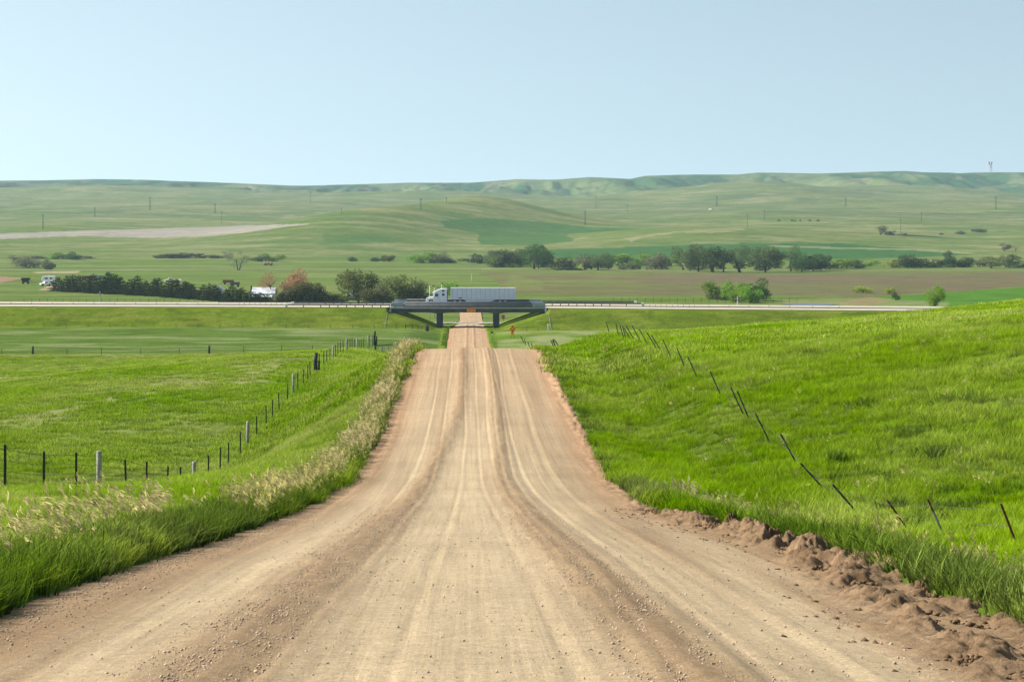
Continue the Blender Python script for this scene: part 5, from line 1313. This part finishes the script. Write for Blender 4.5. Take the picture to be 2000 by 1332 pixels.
vehicle(95,553.5,5.0,'white camper standing at the left end of the windbreak','camper',m_white,'camper',.15,name='camper',D=800)
vehicle(101,558.5,5.4,'green and white pickup in front of the white camper','pickup truck',m_teal,'pickup',.1,D=785)
vehicle(89,558.5,4.2,'small white car parked left of the green pickup','car',m_white,'pickup',.5,name='car',D=783)
vehicle(50,554.5,1.9*1.0+1.6,'black hopper wagon with yellow auger at far left','farm wagon',m_ink,'hopper',0,name='hopper_wagon')
vehicle(170,548,4.2,'rusty red wagon behind the windbreak, leftmost of three','farm wagon',m_red,'wagon',0,name='farm_wagon',D=850)
vehicle(183,547,4.0,'dark grey wagon behind the windbreak, middle of three','farm wagon',m_greyw,'wagon',0,name='farm_wagon',D=850)
vehicle(199,547,3.2,'grey wagon behind the windbreak, rightmost of three','farm wagon',m_greyw,'wagon',0,name='farm_wagon',D=850)
vehicle(332,551,5.0,'white pickup parked on the grass beyond the windbreak','pickup truck',m_white,'pickup',.2)
vehicle(342,555,3.6,'dark red wagon just in front of the white pickup','farm wagon',m_red,'wagon',0,name='farm_wagon')
vehicle(351,551.5,1.6,'small white tank right of the white pickup','tank',m_white,'camper',0,name='water_tank') if False else None
vehicle(446,556,4.6,'long red wagon alone on the grass above the shed','farm wagon',m_red,'wagon',0,name='farm_wagon')
vehicle(459,560.5,3.8,'low dark trailer with white front beside the red wagon','trailer',m_galv,'wagon',0,name='flat_trailer')
vehicle(524,519,6.0,'wagon loaded with pale bales in the field beyond the track','hay wagon',m_hay,'bales',0,name='hay_wagon')
for px, lb in ((628,'white car half hidden by brush left of the dark barn'),(690,'white car glimpsed under the big round tree, left of two'),(707,'white car glimpsed under the big round tree, right of two')):
    vehicle(px,579.5 if px > 650 else 577.5,4.6,lb,'car',m_white,'pickup',0,name='car',D=662)
X, D, Z = at(352, 552); tk = MB().tube([(-.9,0,.8),(-.75,0,.8),(.75,0,.8),(.9,0,.8)], [.3,.7,.7,.3], 12).box((-.6,-.5,0),(-.4,.5,.5)).box((.4,-.5,0),(.6,.5,.5)).build('water_tank', m_white, None, True); tk.location = (X, D, Z); tag(tk, 'small white tank on the grass right of the white pickup', 'tank')
# dark scrap row behind the camper
X, D, Z = at(93, 541); m = MB(); r_ = np.random.default_rng(3)
for k in range(14): 
    a = r_.uniform(-2.6, 2.6); m.box((a-.5, -.5, 0), (a+.5, .5, r_.uniform(.4, 1.0)), rot=Matrix.Rotation(r_.uniform(-.4,.4), 3, 'Z'))
o = m.build('scrap_pile', m_dwood); o.location = (X, D, Z); tag(o, 'dark low scrap pile on the grass behind the camper', 'scrap pile')
# far ranch house
X, D, Z = at(1387, 411); rh = empty('ranch_house', (X, D, Z), 'tiny white ranch building far out on the plain', 'building'); s = D/F
MB().prismx([(-2.2*s,-2),(2.2*s,-2),(2.2*s,1.6*s),(0,3.0*s),(-2.2*s,1.6*s)], -2.4*s, 2.4*s).build('wall', m_white, rh)
MB().prismx([(-2.5*s,1.45*s),(0,3.05*s),(2.5*s,1.45*s),(2.5*s,1.65*s),(0,3.3*s),(-2.5*s,1.65*s)], -2.6*s, 2.6*s).build('roof', m_rooflt, rh)
# grazing cattle, specks on the plain
def cow(px, y, i):
    X, D, Z = at(px, y); m = MB()
    m.tube([(-1.1,0,1.05),(-.8,0,1.1),(0,0,1.05),(.8,0,1.12),(1.15,0,1.25)], [.25,.42,.45,.40,.22], 8)
    m.tube([(1.05,0,1.25),(1.5,0,.8),(1.85,0,.35)], [.22,.16,.11], 7)
    for x in (-.8,.75):
        for s_ in (-.2,.2): m.tube([(x,s_,1.0),(x+.03,s_,.5),(x,s_,0)], [.14,.09,.07], 6)
    m.tube([(-1.1,0,1.25),(-1.25,0,.6)], .04, 4)
    o = m.build('cow', m_ink, None, True); o.location = (X, D, Z); o.scale = (1.5,)*3; o.rotation_euler = (0,0,.6*i)
    tag(o, 'black cow grazing on the right plain, %s from the left' % nth(i), 'cow', 'cattle on the right plain')
for i, px in enumerate((1521, 1547, 1553, 1563, 1582, 1598)): cow(px, 433.5, i)
# ponds
def pond(name, px, y, rx, ry, D=None):
    if D is None: X, D, Z = at(px, y)
    else: X = (px-CX)/F*D
    n = 48; v = []
    for i in range(n):
        t_ = 2*math.pi*i/n; k = 1+.12*math.sin(3*t_+1)+.08*math.sin(5*t_); v.append((X+rx*k*math.cos(t_), D+ry*k*math.sin(t_)))
    zz = max(h1(a, b) for a, b in v)+.06
    me = bpy.data.meshes.new(name); me.from_pydata([(a, b, zz) for a, b in v], [], [tuple(range(n))]); o = link(name, me, m_water); o['kind'] = 'structure'
pond('pond_water', 1582, 595, 8.0, 9, 626)
pond('far_pond_water', 1790, 460.8, 28, 14)

# air
hz = MB().box((-9000, -90, -31), (9000, 9350, 175)).build('haze', NT('haze_air').m)
hm = MATS['haze_air']; nt = hm.node_tree; nt.nodes.remove(nt.nodes['Principled BSDF'])
pv = nt.nodes.new('ShaderNodeVolumePrincipled'); pv.inputs['Density'].default_value = .000056; pv.inputs['Color'].default_value = (.62,.86,1,1); pv.inputs['Anisotropy'].default_value = .2
nt.links.new(pv.outputs[0], nt.nodes['Material Output'].inputs['Volume']); hz['kind'] = 'stuff'; hz['label'] = 'pale blue summer haze over the valley'; hz['category'] = 'haze'
# ------------------------------------------------------------------ sky, sun, camera
SUN_EL, SUN_AZ = 35.0, 108.0          # azimuth: degrees to the left of straight ahead is negative in the sky node
def light():
    w = bpy.data.worlds.new('World'); scene.world = w; w.use_nodes = True
    nt = w.node_tree; bg = nt.nodes['Background']
    sky = nt.nodes.new('ShaderNodeTexSky'); sky.sky_type = 'NISHITA'; sky.sun_disc = False
    az = math.radians(-72)
    sky.sun_elevation = math.radians(SUN_EL); sky.sun_rotation = az
    sky.altitude = 0; sky.air_density = 1.0; sky.dust_density = 0.6; sky.ozone_density = 1.0
    tc = nt.nodes.new('ShaderNodeTexCoord'); va = nt.nodes.new('ShaderNodeVectorMath'); va.inputs[1].default_value = (0, 0, .26)
    vn = nt.nodes.new('ShaderNodeVectorMath'); vn.operation = 'NORMALIZE'
    nt.links.new(tc.outputs['Generated'], va.inputs[0]); nt.links.new(va.outputs[0], vn.inputs[0]); nt.links.new(vn.outputs[0], sky.inputs['Vector'])
    mu = nt.nodes.new('ShaderNodeVectorMath'); mu.operation = 'MULTIPLY'; mu.inputs[1].default_value = (1.27, 1.085, .81); nt.links.new(sky.outputs[0], mu.inputs[0]); nt.links.new(mu.outputs[0], bg.inputs['Color']); bg.inputs['Strength'].default_value = .125
    l = bpy.data.lights.new('sun', 'SUN'); l.energy = 5.0; l.angle = math.radians(.5); l.color = (1, .95, .86)
    o = bpy.data.objects.new('sun', l); COL.objects.link(o)
    el = math.radians(SUN_EL)
    d = Vector((math.sin(az)*math.cos(el), math.cos(az)*math.cos(el), math.sin(el)))
    o.rotation_euler = d.to_track_quat('Z', 'Y').to_euler(); o.location = d*50
light()
cam = bpy.data.cameras.new('camera'); co = bpy.data.objects.new('camera', cam); COL.objects.link(co)
cam.sensor_width = 36; cam.lens = 36*F/2000; cam.clip_start = .1; cam.clip_end = 30000
co.location = (0, 0, 0); co.rotation_euler = (math.pi/2, 0, 0)
cam.shift_x = (1000-CX)/2000; cam.shift_y = -(666-CY)/2000
scene.camera = co
scene.render.resolution_x = 1024; scene.render.resolution_y = 681
vs = scene.view_settings; vs.view_transform = 'Standard'; vs.look = 'None'; vs.exposure = 0.9; vs.gamma = 1; vs.use_curve_mapping = False
cy = scene.cycles; cy.use_denoising = True; cy.max_bounces = 6; cy.diffuse_bounces = 3; cy.transmission_bounces = 3; cy.volume_bounces = 0
